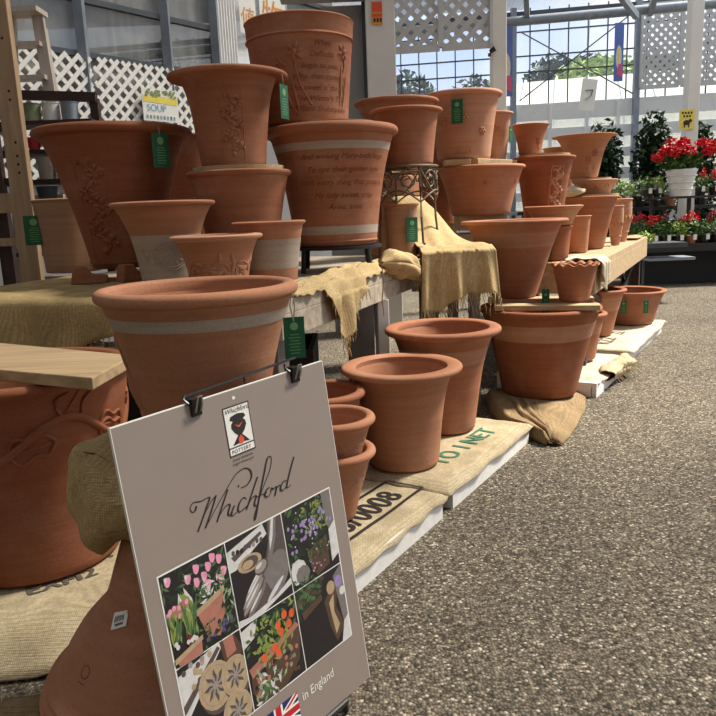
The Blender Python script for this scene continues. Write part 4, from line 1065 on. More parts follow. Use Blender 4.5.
# ------------------------------------------------------------------ sign
hh = Vector((.635, .772, .031)).normalized(); vv = Vector((.101, -.043, -.994)); vv = (vv - hh * vv.dot(hh)).normalized(); zz = -(hh.cross(vv)); HB = .735; WBD = .505
TL = Vector((-.397, 1.093, .778))
root = empty('display_sign', (0, 0, 0), 'grey-brown display board with script lettering and six garden photographs', 'sign')
bl = TL + vv * HB
root.matrix_world = Matrix(((hh.x, -vv.x, zz.x, bl.x), (hh.y, -vv.y, zz.y, bl.y), (hh.z, -vv.z, zz.z, bl.z), (0, 0, 0, 1)))
S = lambda u, v, o=.0: (u, HB - v, o)
mb = MB(); mb.box((WBD / 2, HB / 2, -.003), (WBD, HB, .006)); mb.build('board', 'taupe', root)
mb = MB()
mb.box((WBD / 2, HB + .0008, -.003), (WBD + .001, .0016, .0062)); mb.box((-.0006, HB / 2, -.003), (.0012, HB, .0062)); mb.box((WBD + .0006, HB / 2, -.003), (.0012, HB, .0062)); mb.build('board_edge', 'paper', root)
mb = MB(); mb.add([S(.2542 + .0035 * math.cos(i * PI / 6), .0145 + .0035 * math.sin(i * PI / 6), .0006) for i in range(12)], [tuple(range(12))[::-1]]); mb.build('peg_hole', 'paper', root)
STROKES = [[(0.1317, 0.1794), (0.1271, 0.1868), (0.1203, 0.1866), (0.1182, 0.1783), (0.1265, 0.1716), (0.1426, 0.1748), (0.1618, 0.1749), (0.1527, 0.1887), (0.1369, 0.2099), (0.1246, 0.2251)], [(0.1246, 0.2251), (0.1396, 0.2068), (0.1604, 0.1862), (0.177, 0.1763)], [(0.177, 0.1763), (0.1631, 0.197), (0.1415, 0.2253)], [(0.1415, 0.2253), (0.1656, 0.2044), (0.1977, 0.178), (0.227, 0.156), (0.2504, 0.1505), (0.2639, 0.1587), (0.2644, 0.1722), (0.2517, 0.1828), (0.2358, 0.1837)], [(0.2048, 0.1754), (0.1866, 0.1997), (0.1685, 0.2244)], [(0.1716, 0.2197), (0.1858, 0.208), (0.1987, 0.2027), (0.2033, 0.2062), (0.1965, 0.2175), (0.1984, 0.2234), (0.2075, 0.2218)], [(0.2134, 0.21), (0.2031, 0.2218), (0.2052, 0.227), (0.2157, 0.2241)], [(0.2296, 0.1766), (0.2311, 0.1798)], [(0.2436, 0.2092), (0.2381, 0.2036), (0.2268, 0.209), (0.22, 0.2197), (0.2241, 0.2265), (0.2432, 0.2215)], [(0.2789, 0.1773), (0.2603, 0.2011), (0.2394, 0.2281)], [(0.2426, 0.224), (0.2554, 0.2128), (0.2674, 0.211), (0.2612, 0.2231), (0.262, 0.2297), (0.2709, 0.2268)], [(0.3213, 0.1555), (0.3191, 0.1492), (0.3101, 0.1517), (0.2959, 0.1778), (0.2736, 0.2196), (0.2569, 0.253), (0.2542, 0.2492), (0.2665, 0.2305), (0.2881, 0.2023), (0.3123, 0.1744), (0.3213, 0.1555)], [(0.2666, 0.2143), (0.2961, 0.2144)], [(0.3049, 0.2075), (0.2962, 0.2089), (0.2895, 0.2174), (0.2941, 0.2237), (0.3047, 0.2194), (0.3079, 0.2104), (0.313, 0.2151)], [(0.3145, 0.2138), (0.3221, 0.2128), (0.3152, 0.227), (0.3126, 0.2279)], [(0.3164, 0.2219), (0.3257, 0.2132), (0.333, 0.214)], [(0.3527, 0.2107), (0.3429, 0.2091), (0.332, 0.2183), (0.3353, 0.2261), (0.3464, 0.2217)], [(0.3809, 0.1704), (0.3656, 0.1927), (0.3493, 0.2199), (0.3521, 0.2247), (0.3604, 0.222)]]
mb = MB()
for k, st in enumerate(STROKES):
    c = catmull([(u, v, 0) for u, v in st], 7); n = len(c); vs = []
    for i, p in enumerate(c):
        d = (c[min(i + 1, n - 1)] - c[max(i - 1, 0)]); d = d.normalized() if d.length > 1e-9 else Vector((1, 0, 0))
        down = max(0, d.y); wd = .0009 + .0013 * down ** 1.5 
        if k == 7: wd = .0018
        pr = Vector((-d.y, d.x, 0)) * wd
        vs += [S(p.x + pr.x, p.y + pr.y, .0006 + k * .00003), S(p.x - pr.x, p.y - pr.y, .0006 + k * .00003)]
    mb.add(vs, [(2 * i, 2 * i + 2, 2 * i + 3, 2 * i + 1) for i in range(n - 1)])
mb.build('script_lettering', 'ink', root)
# logo label
lg = MB(); lg.quad(S(.2244, .120, .0006), S(.2858, .120, .0006), S(.2858, .029, .0006), S(.2244, .029, .0006)); logo = lg.build('logo_label', 'paper', root)
mb = MB(); U = lambda x, y, o=.0010: S(.2244 + .0614 * x, .029 + .091 * y, o)
for (a, b) in (((0, 0), (1, 0)), ((1, 0), (1, 1)), ((1, 1), (0, 1)), ((0, 1), (0, 0)), ((0, .84), (1, .84))):
    w = .012; x0, x1 = sorted((a[0], b[0])); y0, y1 = sorted((a[1], b[1])); mb.quad(U(x0 - w, y1 + w), U(x1 + w, y1 + w), U(x1 + w, y0 - w), U(x0 - w, y0 - w), 0)
vase = [(.5, .78), (.16, .80), (.30, .70), (.42, .62), (.30, .55), (.20, .44), (.22, .36), (.30, .31), (.18, .27), (.24, .20), (.5, .17), (.76, .20), (.82, .27), (.70, .31), (.78, .36), (.80, .44), (.70, .55), (.58, .62), (.70, .70), (.84, .80)]
mb.add([U(x, y) for x, y in vase], [tuple(range(len(vase)))[::-1]], 0)
mb.add([U(x, y, .0013) for x, y in ((.42, .80), (.58, .80), (.62, .72), (.52, .62), (.40, .70))], [(0, 1, 2, 3, 4)], 1)
mb.add([U(x, y, .0013) for x, y in ((.34, .38), (.5, .42), (.68, .36), (.5, .47))], [(0, 3, 2, 1)], 1)
add_text(mb, 'Whichford', .0135, lambda x, y: (.2262 + x, HB - .041 + y, .0013), .3, mi=2)
add_text(mb, 'POTTERY', .0100, lambda x, y: (.2290 + x, HB - .1165 + y, .0013), 0, mi=0, space=1.15)
mb.build('logo_print', ['ink', 'redorange', 'greyink'], logo)
mb = MB()
add_text(mb, 'Classic Handmade', .0068, lambda x, y: (.2275 + x, HB - .1305 + y, .0008)); add_text(mb, 'English Flowerpots', .0068, lambda x, y: (.2262 + x, HB - .1385 + y, .0008)); mb.build('small_lettering', 'ink', root)
mb = MB(); add_text(mb, 'in England', .0285, lambda x, y: (.298 + x, HB - .6655 + y, .0008), .0, sx=.84); mb.build('caption_lettering', 'paper', root)
# flag
mb = MB(); f0, f1x, fy0, fy1 = .176, .286, .636, .697
FU = lambda x, y, o: S(f0 + (f1x - f0) * x, fy0 + (fy1 - fy0) * y, o)
def fq(pts, o, mi): mb.add([FU(x, y, o) for x, y in pts], [tuple(range(len(pts)))[::-1]], mi)
fq([(0, 0), (1, 0), (1, 1), (0, 1)], .0006, 0)
for w, o, mi in ((.09, .0008, 1), (.035, .0010, 2)):
    fq([(0, 0), (w, 0), (1, 1 - w * 1.8), (1, 1), (1 - w, 1), (0, w * 1.8)], o, mi); fq([(1, 0), (1, w * 1.8), (w, 1), (0, 1), (0, 1 - w * 1.8), (1 - w, 0)], o + .0001, mi)
for w, o, mi in ((.11, .0012, 1), (.065, .0014, 2)):
    fq([(.5 - w, 0), (.5 + w, 0), (.5 + w, 1), (.5 - w, 1)], o, mi); fq([(0, .5 - w * 1.7), (1, .5 - w * 1.7), (1, .5 + w * 1.7), (0, .5 + w * 1.7)], o + .0001, mi)
mb.build('flag_print', ['navy', 'paper', 'unionred'], root)
# photographs
g0, g1x, gy0, gy1 = .0300, .4665, .2675, .6090
mb = MB(); mb.quad(S(g0 - .0018, gy1 + .0018, .0005), S(g1x + .0018, gy1 + .0018, .0005), S(g1x + .0018, gy0 - .0018, .0005), S(g0 - .0018, gy0 - .0018, .0005)); mb.build('photo_border', 'paper', root)
cw = (g1x - g0) / 3; ch = (gy1 - gy0) / 2
def photo(ci, cj, mats, draw, label):
    x0 = g0 + cw * ci + .0012; y0 = gy0 + ch * cj + .0012; w = cw - .0024; h = ch - .0024
    mb = MB(); k = [0]
    def U(x, y): 
        x = min(1, max(0, x)); y = min(1, max(0, y)); return S(x0 + w * x, y0 + h * y, .0008 + k[0] * .0000035)
    def poly(pts, mi): mb.add([U(x, y) for x, y in pts], [tuple(range(len(pts)))[::-1]], mi); k[0] += 1
    def disc(x, y, r, mi, sx=1, n=10, ph=0): poly([(x + r * sx * math.cos(ph + 2 * PI * i / n), y + r * math.sin(ph + 2 * PI * i / n)) for i in range(n)], mi)
    def leaf(x, y, L, a, wd, mi):
        c, s = math.cos(a), -math.sin(a); poly([(x, y), (x + L * .5 * c + wd * s, y + L * .5 * s - wd * c), (x + L * c, y + L * s), (x + L * .5 * c - wd * s, y + L * .5 * s + wd * c)][::1], mi)
    poly([(0, 0), (1, 0), (1, 1), (0, 1)], 0)
    draw(poly, disc, leaf, random.Random(ci * 7 + cj * 31 + 1))
    o = mb.build('photograph', mats, root); o['label'] = label
def leaves(leaf, rnd, n, x0, x1, y0, y1, mis, L=.12, w=.02, up=None):
    for i in range(n):
        a = rnd.uniform(0, 2 * PI) if up is None else up + rnd.uniform(-.35, .35)
        leaf(rnd.uniform(x0, x1), rnd.uniform(y0, y1), L * rnd.uniform(.6, 1.3), a, w, rnd.choice(mis))
def d1(poly, disc, leaf, r):  # dark, green, midgreen, pink, pot, purple, pale, red
    leaves(leaf, r, 120, 0, 1, .0, .6, (1, 1, 2), .14, .018)
    for (x, y) in ((.10, .06), (.38, .14), (.52, .08), (.62, .2), (.70, .12), (.78, .05), (.88, .1), (.66, .3), (.92, .25), (.86, .32), (.5, .22)):
        disc(x, y + .03, .055, 3, .75); disc(x - .02, y, .03, 6 if x < .4 else 3, .7); disc(x + .03, y + .02, .035, 3, .6)
    leaves(leaf, r, 60, .40, .95, .28, .5, (6, 2, 8), .09, .014)
    leaves(leaf, r, 8, .12, .3, .22, .3, (6, 9), .28, .05, -1.2)
    poly([(0, .40), (.3, .34), (.34, .42), (0, .52)], 4)
    for i in range(10): disc(r.uniform(.03, .4), r.uniform(.38, .55), .03, 3)
    poly([(.42, .56), (.86, .46), (.82, .80), (.70, .94), (.52, .88)], 4); poly([(.40, .54), (.88, .43), (.88, .49), (.42, .60)], 10)
    leaves(leaf, r, 60, .02, .42, .55, .8, (2, 2, 9), .2, .018, 1.5)
    for i in range(14): disc(r.uniform(.5, .92), r.uniform(.78, .92), .03, r.choice((5, 5, 1)))
    leaves(leaf, r, 40, .45, .95, .72, .98, (1, 2), .08, .014)
    leaves(leaf, r, 30, .80, 1, .5, .8, (2, 8, 1), .1, .016)
    for i in range(12): disc(r.uniform(.05, .4), r.uniform(.74, .86), .028, r.choice((5, 7, 6)))
    poly([(.02, .92), (.42, .84), (.40, 1), (.06, 1)], 4); poly([(0, .9), (.44, .81), (.44, .86), (0, .96)], 10)
photo(0, 0, ['dark', 'dkgreen', 'midgreen', 'pink', 'potbrown', 'purple', 'pale', 'maroon', 'leaf_grey', 'yellowgreen', 'beige'], d1, 'photograph of pink tulips in terracotta pots')
def d2(poly, disc, leaf, r):  # dark, pale, clay, claydark, beige, stone
    poly([(0, .12), (.65, 0), (.70, .14), (.1, .36), (0, .36)], 1); poly([(.05, .2), (.6, .07), (.62, .11), (.1, .26)], 3)
    for i in range(8): disc(.1 + .07 * i, .16 + .01 * (i % 3), .03, r.choice((3, 0, 2)))
    disc(.34, .36, .10, 4, 2.1, 16); disc(.34, .36, .075, 3, 2.0, 16); disc(.30, .37, .05, 4, 2.0, 12)
    def blob(x, y, L, w, a, mi, n=18): 
        c, sn = math.cos(a), math.sin(a); poly([(x + L * math.cos(2 * PI * i / n) * c - w * math.sin(2 * PI * i / n) * sn, y - L * math.cos(2 * PI * i / n) * sn - w * math.sin(2 * PI * i / n) * c) for i in range(n)], mi)
    poly([(.74, 0), (1, 0), (1, .62), (.86, .72), (.62, .62), (.60, .44), (.70, .24)], 3); poly([(.78, 0), (.90, 0), (.86, .2), (.74, .42), (.64, .46), (.72, .24)], 6); poly([(.82, 0), (.86, 0), (.80, .2), (.71, .36), (.74, .2)], 5)
    blob(.62, .70, .42, .17, .55, 3); blob(.80, .62, .25, .20, .8, 6); blob(.44, .66, .40, .12, .62, 6)
    for k_, (x, y, L) in enumerate(((.40, .60, .30), (.34, .68, .30), (.32, .76, .28), (.36, .84, .26))):
        blob(x, y, L, .058, .62, 3); blob(x - .01, y - .008, L * .92, .040, .62, 2 if k_ < 3 else 6); blob(x - .03, y - .02, L * .6, .018, .62, 5 if k_ else 1)
    blob(.52, .48, .13, .085, .2, 3); blob(.51, .47, .11, .065, .2, 2); blob(.48, .45, .06, .025, .3, 1)
    blob(.72, .84, .26, .07, .5, 6); blob(.70, .82, .2, .03, .5, 5)
    poly([(0, .93), (.2, .96), (.7, .9), (1, .80), (1, .88), (.45, 1), (0, 1)], 1)
photo(1, 0, ['dark', 'pale', 'clay', 'claydark', 'beige', 'pale', 'stone'], d2, 'photograph of hands shaping grey clay')
def d3(poly, disc, leaf, r):
    leaves(leaf, r, 110, 0, .8, 0, .7, (1, 1, 2), .12, .02)
    leaves(leaf, r, 70, .4, .85, .0, .45, (2, 6), .1, .016)
    poly([(.80, .0), (1, 0), (1, .62), (.86, .5)], 5); poly([(.86, .5), (1, .42), (1, .86), (.84, .92)], 4)
    for i in range(34): disc(r.gauss(.45, .24), r.gauss(.32, .1), .028, 3, 1, 7)
    for i in range(16): disc(r.gauss(.5, .2), r.gauss(.4, .12), .012, 4, 1, 6)
    poly([(.36, .62), (.80, .54), (.78, .92), (.50, .98), (.40, .84)], 7)
    leaves(leaf, r, 40, .35, .8, .56, .75, (1, 2), .08, .014)
    disc(.14, .80, .16, 4, 1.1, 9); disc(.22, .86, .12, 5, 1.2, 9); leaves(leaf, r, 24, .0, .5, .9, 1, (2, 1), .09, .015)
    for i in range(10): disc(r.uniform(.4, .8), r.uniform(.62, .9), .014, r.choice((3, 8)))
photo(2, 0, ['dark', 'dkgreen', 'midgreen', 'lilac', 'pale', 'stone', 'yellowgreen', 'brown', 'pink'], d3, 'photograph of purple flowers in a pot')
def d4(poly, disc, leaf, r):
    poly([(0, .08), (.55, 0), (.75, 0), (0, .62)], 1); poly([(0, .42), (.62, .02), (.66, .06), (0, .52)], 3)
    for i in range(14): disc(r.uniform(.05, .5), r.uniform(.02, .3), .035, r.choice((2, 3, 4)))
    poly([(.66, 0), (.9, 0), (1, .2), (.95, .3), (.7, .3)], 5); poly([(.72, 0), (.88, 0), (.9, .2), (.74, .22)], 6)
    for (x, y, rr) in ((.50, .42, .27), (.82, .46, .23), (.76, .86, .24)):
        disc(x + .02, y + .06, rr, 3, 1, 18); disc(x, y, rr, 2, 1, 18); disc(x, y, rr * .84, 4, 1, 18); disc(x, y, rr * .8, 2, 1, 18)
        for i in range(8): leaf(x, y, rr * .72, i * PI / 4, rr * .13, 3); 
        for i in range(8): leaf(x, y, rr * .62, i * PI / 4 + .2, rr * .07, 4)
        disc(x, y, rr * .17, 4)
photo(0, 1, ['dark', 'pale', 'beige', 'claydark', 'clay', 'brown', 'potbrown'], d4, 'photograph of round carved clay stamps')
def d5(poly, disc, leaf, r):
    poly([(0, .05), (.3, 0), (.2, .2), (0, .26)], 4)
    leaves(leaf, r, 120, .2, 1, 0, .55, (1, 2, 2, 5), .12, .022)
    poly([(.05, .56), (.9, .36), (1, .45), (.92, .8), (.6, 1), (.12, 1), (.02, .8)], 6); poly([(.02, .52), (.95, .34), (1, .4), (.06, .64)], 7)
    for i in range(60): disc(r.uniform(.08, .9), r.uniform(.56, .9), .03, r.choice((6, 7, 0, 9)))
    for i in range(70): leaf(r.gauss(.5, .2), r.gauss(.36, .13), .1, r.uniform(0, 6), .022, r.choice((2, 5, 5)))
    for (x, y) in ((.62, .24), (.76, .16), (.66, .34), (.82, .3), (.5, .46), (.55, .55), (.3, .5), (.9, .2)): disc(x, y, .055, 3, 1, 8); disc(x + .02, y, .03, 8)
    for i in range(44): leaf(.3 + r.gauss(0, .14), .86 + r.gauss(0, .07), .13, r.uniform(0, 6.2), .022, r.choice((9, 4, 2)))
photo(1, 1, ['dark', 'dkgreen', 'midgreen', 'orange', 'pale', 'yellowgreen', 'brown', 'potbrown', 'redorange', 'leaf_grey'], d5, 'photograph of orange flowers in a carved pot')
def d6(poly, disc, leaf, r):
    poly([(0, 0), (.6, 0), (.5, .3), (0, .4)], 1); leaves(leaf, r, 30, 0, .6, 0, .25, (2, 3), .12, .03)
    poly([(.05, .3), (.55, .2), (.60, 1), (.15, 1)], 0); poly([(.08, .3), (.5, .22), (.52, .3), (.1, .4)], 3)
    poly([(.55, .35), (.75, .2), (.85, .3), (.78, .5), (.9, .8), (.7, .95), (.6, .7)], 3); poly([(.64, .4), (.76, .32), (.72, .55), (.8, .75), (.7, .85), (.66, .6)], 4)
    disc(.72, .22, .09, 4); poly([(.80, .1), (1, 0), (1, .9), (.9, .8), (.84, .4)], 5); disc(.9, .2, .08, 6); disc(.95, .35, .06, 7)
    poly([(.9, .75), (1, .7), (1, 1), (.8, 1)], 7)
photo(2, 1, ['dark', 'dkgreen', 'midgreen', 'brown', 'beige', 'stone', 'lilac', 'pale'], d6, 'photograph of a dark urn and carved figure')
# rod, clips and easel
root = empty('display_easel', TL + vv * HB + hh * .25 - zz * .12, 'black metal easel holding the grey-brown sign', 'easel')
ob = root.location
loc = lambda u, v, o: hh * (u - .25) + vv * (v - HB) + zz * (o + .12)
mb = MB(); mb.tube([loc(.155, -.012, -.012), loc(.44, -.022, -.012)], .0028, 8); mb.tube([loc(.298, -.016, -.012), loc(.298, .02, -.012)], .0024, 6); mb.build('clip_rod', 'black', root, True)
for (u, uo) in ((.12, .06), (.40, .44)):
    a = loc(u, .02, -.014); b = loc(uo, HB, -.02); b.z = .006 - ob.z; mb = MB(); mb.tube([a, b], .007, 8); mb.build('leg', 'black', root, True)
mb = MB(); mb.tube([loc(.10, HB + .006, .002), loc(.42, HB + .006, .002)], .006, 8); mb.tube([loc(.12, HB + .006, .002), loc(.085, HB - .03, -.022)], .005, 6); mb.build('ledge', 'black', root, True)
for u, lab in ((.166, 'black clip on the top edge of sign, left of logo'), (.418, 'black clip on the top edge of sign, near its right corner')):
    c = TL + hh * u + vv * .004; r = bpy.data.objects.new('binder_clip', None); col.objects.link(r); tag(r, lab, 'clip', 'black clips on the sign')
    r.matrix_world = Matrix(((hh.x, -vv.x, zz.x, c.x), (hh.y, -vv.y, zz.y, c.y), (hh.z, -vv.z, zz.z, c.z), (0, 0, 0, 1)))
    mb = MB()
    mb.add([(-.011, -.02, .0045), (.011, -.02, .0045), (.011, .012, .010), (-.011, .012, .010), (-.011, -.02, -.0105), (.011, -.02, -.0105), (.011, .012, -.016), (-.011, .012, -.016)],
           [(0, 1, 2, 3), (5, 4, 7, 6), (3, 2, 6, 7), (0, 3, 7, 4), (1, 5, 6, 2)]); bevel(mb.build('jaw', 'black', r), .0015)
    mb = MB(); mb.tube([(-.006, -.012, .008), (-.006, .0, .015), (-.004, .016, .02), (.004, .016, .02), (.006, .0, .015), (.006, -.012, .008)], .0018, 6); mb.build('handle', 'steel', r, True)
    mb = MB(); mb.tube([(-.012, .018, -.010), (-.018, .012, -.004), (-.014, .004, .004)], .003, 6); mb.build('hook', 'black', r, True)

# ------------------------------------------------------------------ left background furniture
root = empty('wooden_rack', (-2.06, 4.62, 0), 'tall drilled wooden rack post with shelves at left edge', 'rack')
mb = MB(); mb.box((0, 0, 1.3), (.125, .06, 2.6)); po = bevel(mb.build('post', 'post', root), .004)
mb = MB()
for z in (1.02, 1.06, 1.12, 1.42, 1.47, 1.52, 1.60, 1.85, 1.90, 2.2): mb.tube([(.012, -.031, z), (.012, -.0325, z)], .008, 10)
mb.build('peg_hole', 'blackmatte', po)
mb = MB(); mb.box((-.16, .05, 1.3), (.07, .05, 2.6)); mb.build('upright', 'dark_wood', root)
for z, hgt_ in ((1.24, .12), (1.0, .05)):
    mb = MB(); mb.box((-.62, -.01, z), (1.12, .04, hgt_)); mb.build('rail', 'post', root)
for z in (.55, 1.38, 1.72):
    mb = MB(); mb.box((-.62, .17, z), (1.1, .26, .03)); mb.build('shelf', 'dark_wood', root)
for (x, z, r_, h_, lab) in ((-.33, 1.395, .07, .16, 'dark jar on the rack shelf at left edge'), (-.30, 1.03, .05, .1, 'pale tin low on the rack at left edge')):
    mb = MB(); mb.lathe([(0, 0), (r_, 0), (r_, h_), (r_ * .9, h_), (r_ * .9, .01), (0, .01)], 28); o = mb.build('tin_pot', 'darksteel' if 'dark' in lab else 'steel', None, True); o.location = (-2.06 + x, 4.62 + (.25 if 'dark' in lab else .0), z); tag(o, lab, 'pot')
root = empty('stepladder', (-2.29, 5.5, 0), 'pale weathered stepladder behind the wooden rack', 'ladder')
for sx in (-1, 1):
    mb = MB(); mb.beam((sx * .10 - .03, .10, 2.58), (sx * .27 - .03, -.05 + .0, .0), .035, .08, up=(1, 0, 0)); mb.build('side_rail', 'ladder', root)
    mb = MB(); mb.beam((sx * .12 - .03, .12, 2.5), (sx * .28 - .03, .08, .0), .03, .05, up=(1, 0, 0)); mb.build('back_rail', 'ladder', root)
mb = MB(); mb.box((-.03, .06, 2.60), (.30, .2, .035)); mb.build('top_cap', 'ladder', root)
for z in (2.38, 2.15, 1.9, 1.6, 1.3, 1.0, .7, .4):
    t = (2.58 - z) / 2.58; mb = MB(); mb.box((-.03, .08 - .14 * t, z), (.22 + .30 * t, .11, .03)); mb.build('step', 'ladder', root)
root = empty('display_shelf', (-2.06, 5.12, 0), 'dark brown shelf unit holding cups and metal pails', 'shelf')
for x in (.345, -.40): mb = MB(); mb.box((x, 0, .96), (.055, .055, 1.92)); mb.build('upright', 'dark_wood', root)
mb = MB(); mb.beam((-.40, -.03, 1.975), (.37, -.03, 1.925), .045, .06); mb.build('top_rail', 'dark_wood', root)
for z in (1.765, 1.58, 1.385, 1.24, .9, .5):
    mb = MB(); mb.box((-.03, .0, z), (.77, .27, .026)); mb.build('shelf_board', 'dark_wood', root)
def cup(x, y, z, r_, h_, mat, label, cat, name, taper=.9, group=None):
    root = empty(name, (x, y, z), label, cat, group)
    mb = MB(); mb.lathe([(0, 0), (r_ * taper, 0), (r_, h_), (r_ * .92, h_), (r_ * taper * .92, .008), (0, .008)], 32); mb.build('body', mat, root, True, 40)
    mb = MB(); mb.lathe([(r_ * .98, h_ * .93), (r_ * 1.05, h_ * .96), (r_ * 1.05, h_), (r_ * .98, h_)], 32, closed=True); mb.build('rim', mat, root, True, 40)
for x, m, lab in ((-2.115, 'leaf_grey', 'grey-green cup on the dark shelf, closest to the ladder'), (-1.99, 'whitewall', 'white patterned cup in the middle of the dark shelf'), (-1.865, 'greypost', 'blue-grey cup on the dark shelf beside its right upright')):
    cup(x, 5.05, 1.779, .057, .115, m, lab, 'cup', 'ceramic_cup', .92, 'cups on the dark shelf')
for x, m, z, h_, lab in ((-2.06, 'steel', 1.399, .145, 'bright metal pail on the third shelf beside the post'), (-1.91, 'steel', 1.399, .135, 'bright metal pail on the third shelf behind the largest pot'), (-2.08, 'darksteel', 1.254, .10, 'dark metal tub on a lower shelf')):
    cup(x, 5.05, z, .07, h_, m, lab, 'pail', 'metal_pail', .8)
for x, lab in ((-2.13, 'red patterned dish on the second shelf near the post'), (-2.0, 'pinkish dish on the second shelf near the largest pot')):
    cup(x, 5.05, 1.594, .055, .08, 'red' if 'red' in lab else 'pink', lab, 'dish', 'dish', .6)

# ------------------------------------------------------------------ plants
def foliage(mb, c, rad, n, size, seed, mi=0, shell=.55):
    rnd = random.Random(seed)
    for i in range(n):
        while True:
            d = Vector((rnd.uniform(-1, 1), rnd.uniform(-1, 1), rnd.uniform(-1, 1)))
            if .01 < d.length <= 1: break
        d = d.normalized() * (shell + (1 - shell) * rnd.random())
        p = Vector((c[0] + d.x * rad[0], c[1] + d.y * rad[1], c[2] + d.z * rad[2]))
        a = Vector((rnd.uniform(-1, 1), rnd.uniform(-1, 1), rnd.uniform(-.3, .9))).normalized(); b = a.cross(Vector((rnd.uniform(-1, 1), rnd.uniform(-1, 1), rnd.uniform(-1, 1)))).normalized()
        s = size * rnd.uniform(.6, 1.3)
        mb.add([p - a * s, p + b * s * .45 + a * s * .1, p + a * s, p - b * s * .45 + a * s * .1], [(0, 1, 2, 3)], mi)
# staging
root = empty('plant_bench', (4.5, 9.7, 0), 'black metal plant bench with two tiers of potted flowers', 'bench')
mb = MB(); mb.box((.55, 0, .495), (3.1, 1.0, .05)); mb.build('lower_tier', 'black', root)
mb = MB(); mb.box((.55, -.49, .49), (3.1, .03, .10)); mb.build('tray_edge', 'black', root)
mb = MB(); mb.box((.75, .05, 1.12), (2.6, .42, .03)); mb.build('upper_tier', 'dark_wood', root)
for x in (-.95, .55, 2.05):
    for y in (-.42, .42): mb = MB(); mb.box((x, y, .235), (.05, .05, .47)); mb.build('leg', 'darksteel', root)
for x in (-.5, .0, .55, 1.2, 2.0): mb = MB(); mb.box((x, .05, .81), (.04, .04, .60)); mb.build('post', 'dark_wood', root)
mb = MB(); mb.box((.55, -.30, .25), (3.0, .02, .46)); mb.build('shade_sheet', 'blackmatte', root)  # black sheet stands in for the shade under the bench
def potted(name, x, y, z, label, kind, seed, group, cat='plant', sc=1.0):
    root = empty(name, (x, y, z), label, cat, group)
    mb = MB(); mb.lathe([(0, 0), (.042 * sc, 0), (.06 * sc, .10 * sc), (.055 * sc, .10 * sc), (.04 * sc, .012), (0, .012)], 18); mb.build('pot', 'black' if seed % 3 else 'terra_red', root, True, 40)
    mb = MB(); lm = {'red': 'leaf', 'green': 'leaf', 'grey': 'leaf_grey', 'light': 'leaf_light', 'dark': 'leaf_dark'}[kind]
    foliage(mb, (0, 0, .18 * sc), (.10 * sc, .10 * sc, .10 * sc), 110, .026 * sc, seed); mb.tube([(0, 0, .06 * sc), (.01, 0, .2 * sc)], .006, 5); mb.build('foliage', lm, root)
    if kind == 'red':
        mb = MB(); rnd = random.Random(seed + 77)
        for i in range(4):
            c = (rnd.uniform(-.07, .07) * sc, rnd.uniform(-.09, .03) * sc, (.25 + rnd.uniform(-.02, .09)) * sc); foliage(mb, c, (.035 * sc,) * 3, 26, .018 * sc, seed * 9 + i)
        mb.build('flowers', 'red_petal', root)
    mb = MB(); mb.box((.02, -.065 * sc, .085 * sc), (.045, .002, .07)); mb.build('plant_label', 'paper', root)
ordn = ['first', 'second', 'third', 'fourth', 'fifth', 'sixth', 'seventh', 'eighth', 'ninth', 'tenth', 'eleventh', 'twelfth']
kinds = {'red': 'red-flowered', 'green': 'green leafy', 'grey': 'grey-green leafy', 'light': 'light green', 'dark': 'dark leafy'}
for row, (y, z, ks, rn) in enumerate(((9.30, .52, 'green red green light red green grey green green green'.split(), 'front row'), (9.55, .52, 'red green green red green grey red green green green'.split(), 'second row'), (9.95, .52, 'dark green red red dark green red green red dark'.split(), 'back row'))):
    for i, k in enumerate(ks):
        x = 3.68 + i * .165 + (row % 2) * .07
        potted('potted_flower' if k == 'red' else 'potted_plant', x, y, z, '%s potted plant, %s from left in the bench %s' % (kinds[k], ordn[i], rn), k, 13 * row + i * 5 + 1, 'potted plants on the lower bench tier', sc=1.15)
for i, (x, k) in enumerate(((4.62, 'red'), (4.80, 'red'), (4.98, 'light'), (5.15, 'red'), (4.05, 'light'), (3.92, 'green'))):
    potted('potted_flower' if k == 'red' else 'potted_plant', x, 9.72, 1.136, '%s potted plant on the upper bench tier, %s from its left end' % (kinds[k], ordn[[2, 3, 4, 5, 1, 0][i]]), k, 101 + i * 3, 'potted plants on the upper bench tier', sc=1.0)
# rear bench
root = empty('plant_bench', (3.9, 11.0, 0), 'low rear bench of grey-green plants behind the flower bench', 'bench')
mb = MB(); mb.box((.3, 0, .98), (3.6, .8, .05)); mb.build('top', 'black', root)
for x in (-1.4, .3, 2.0):
    for y in (-.35, .35): mb = MB(); mb.box((x, y, .48), (.05, .05, .95)); mb.build('leg', 'darksteel', root)
for i, k in enumerate('green grey dark grey light grey green grey light green'.split()):
    potted('potted_plant', 3.1 + i * .23, 10.8, 1.005, '%s potted plant, %s from left on the rear bench' % (kinds[k], ordn[i]), k, 200 + i * 7, 'potted plants on the rear bench', sc=1.5)
for (x, y, z, lab, mt) in ((3.72, 10.55, 1.24, 'blank white card sign among rear bench plants', 'paper'), (4.35, 10.55, 1.20, 'grey-blue card sign behind the white geranium pot', 'greypost')):
    root = empty('card_sign', (x, y, z), lab, 'sign'); mb = MB(); mb.box((0, 0, .10), (.17, .006, .13)); mb.build('card', mt, root); mb = MB(); mb.box((0, .006, -.04), (.012, .006, .3)); mb.build('stake', 'paper', root)
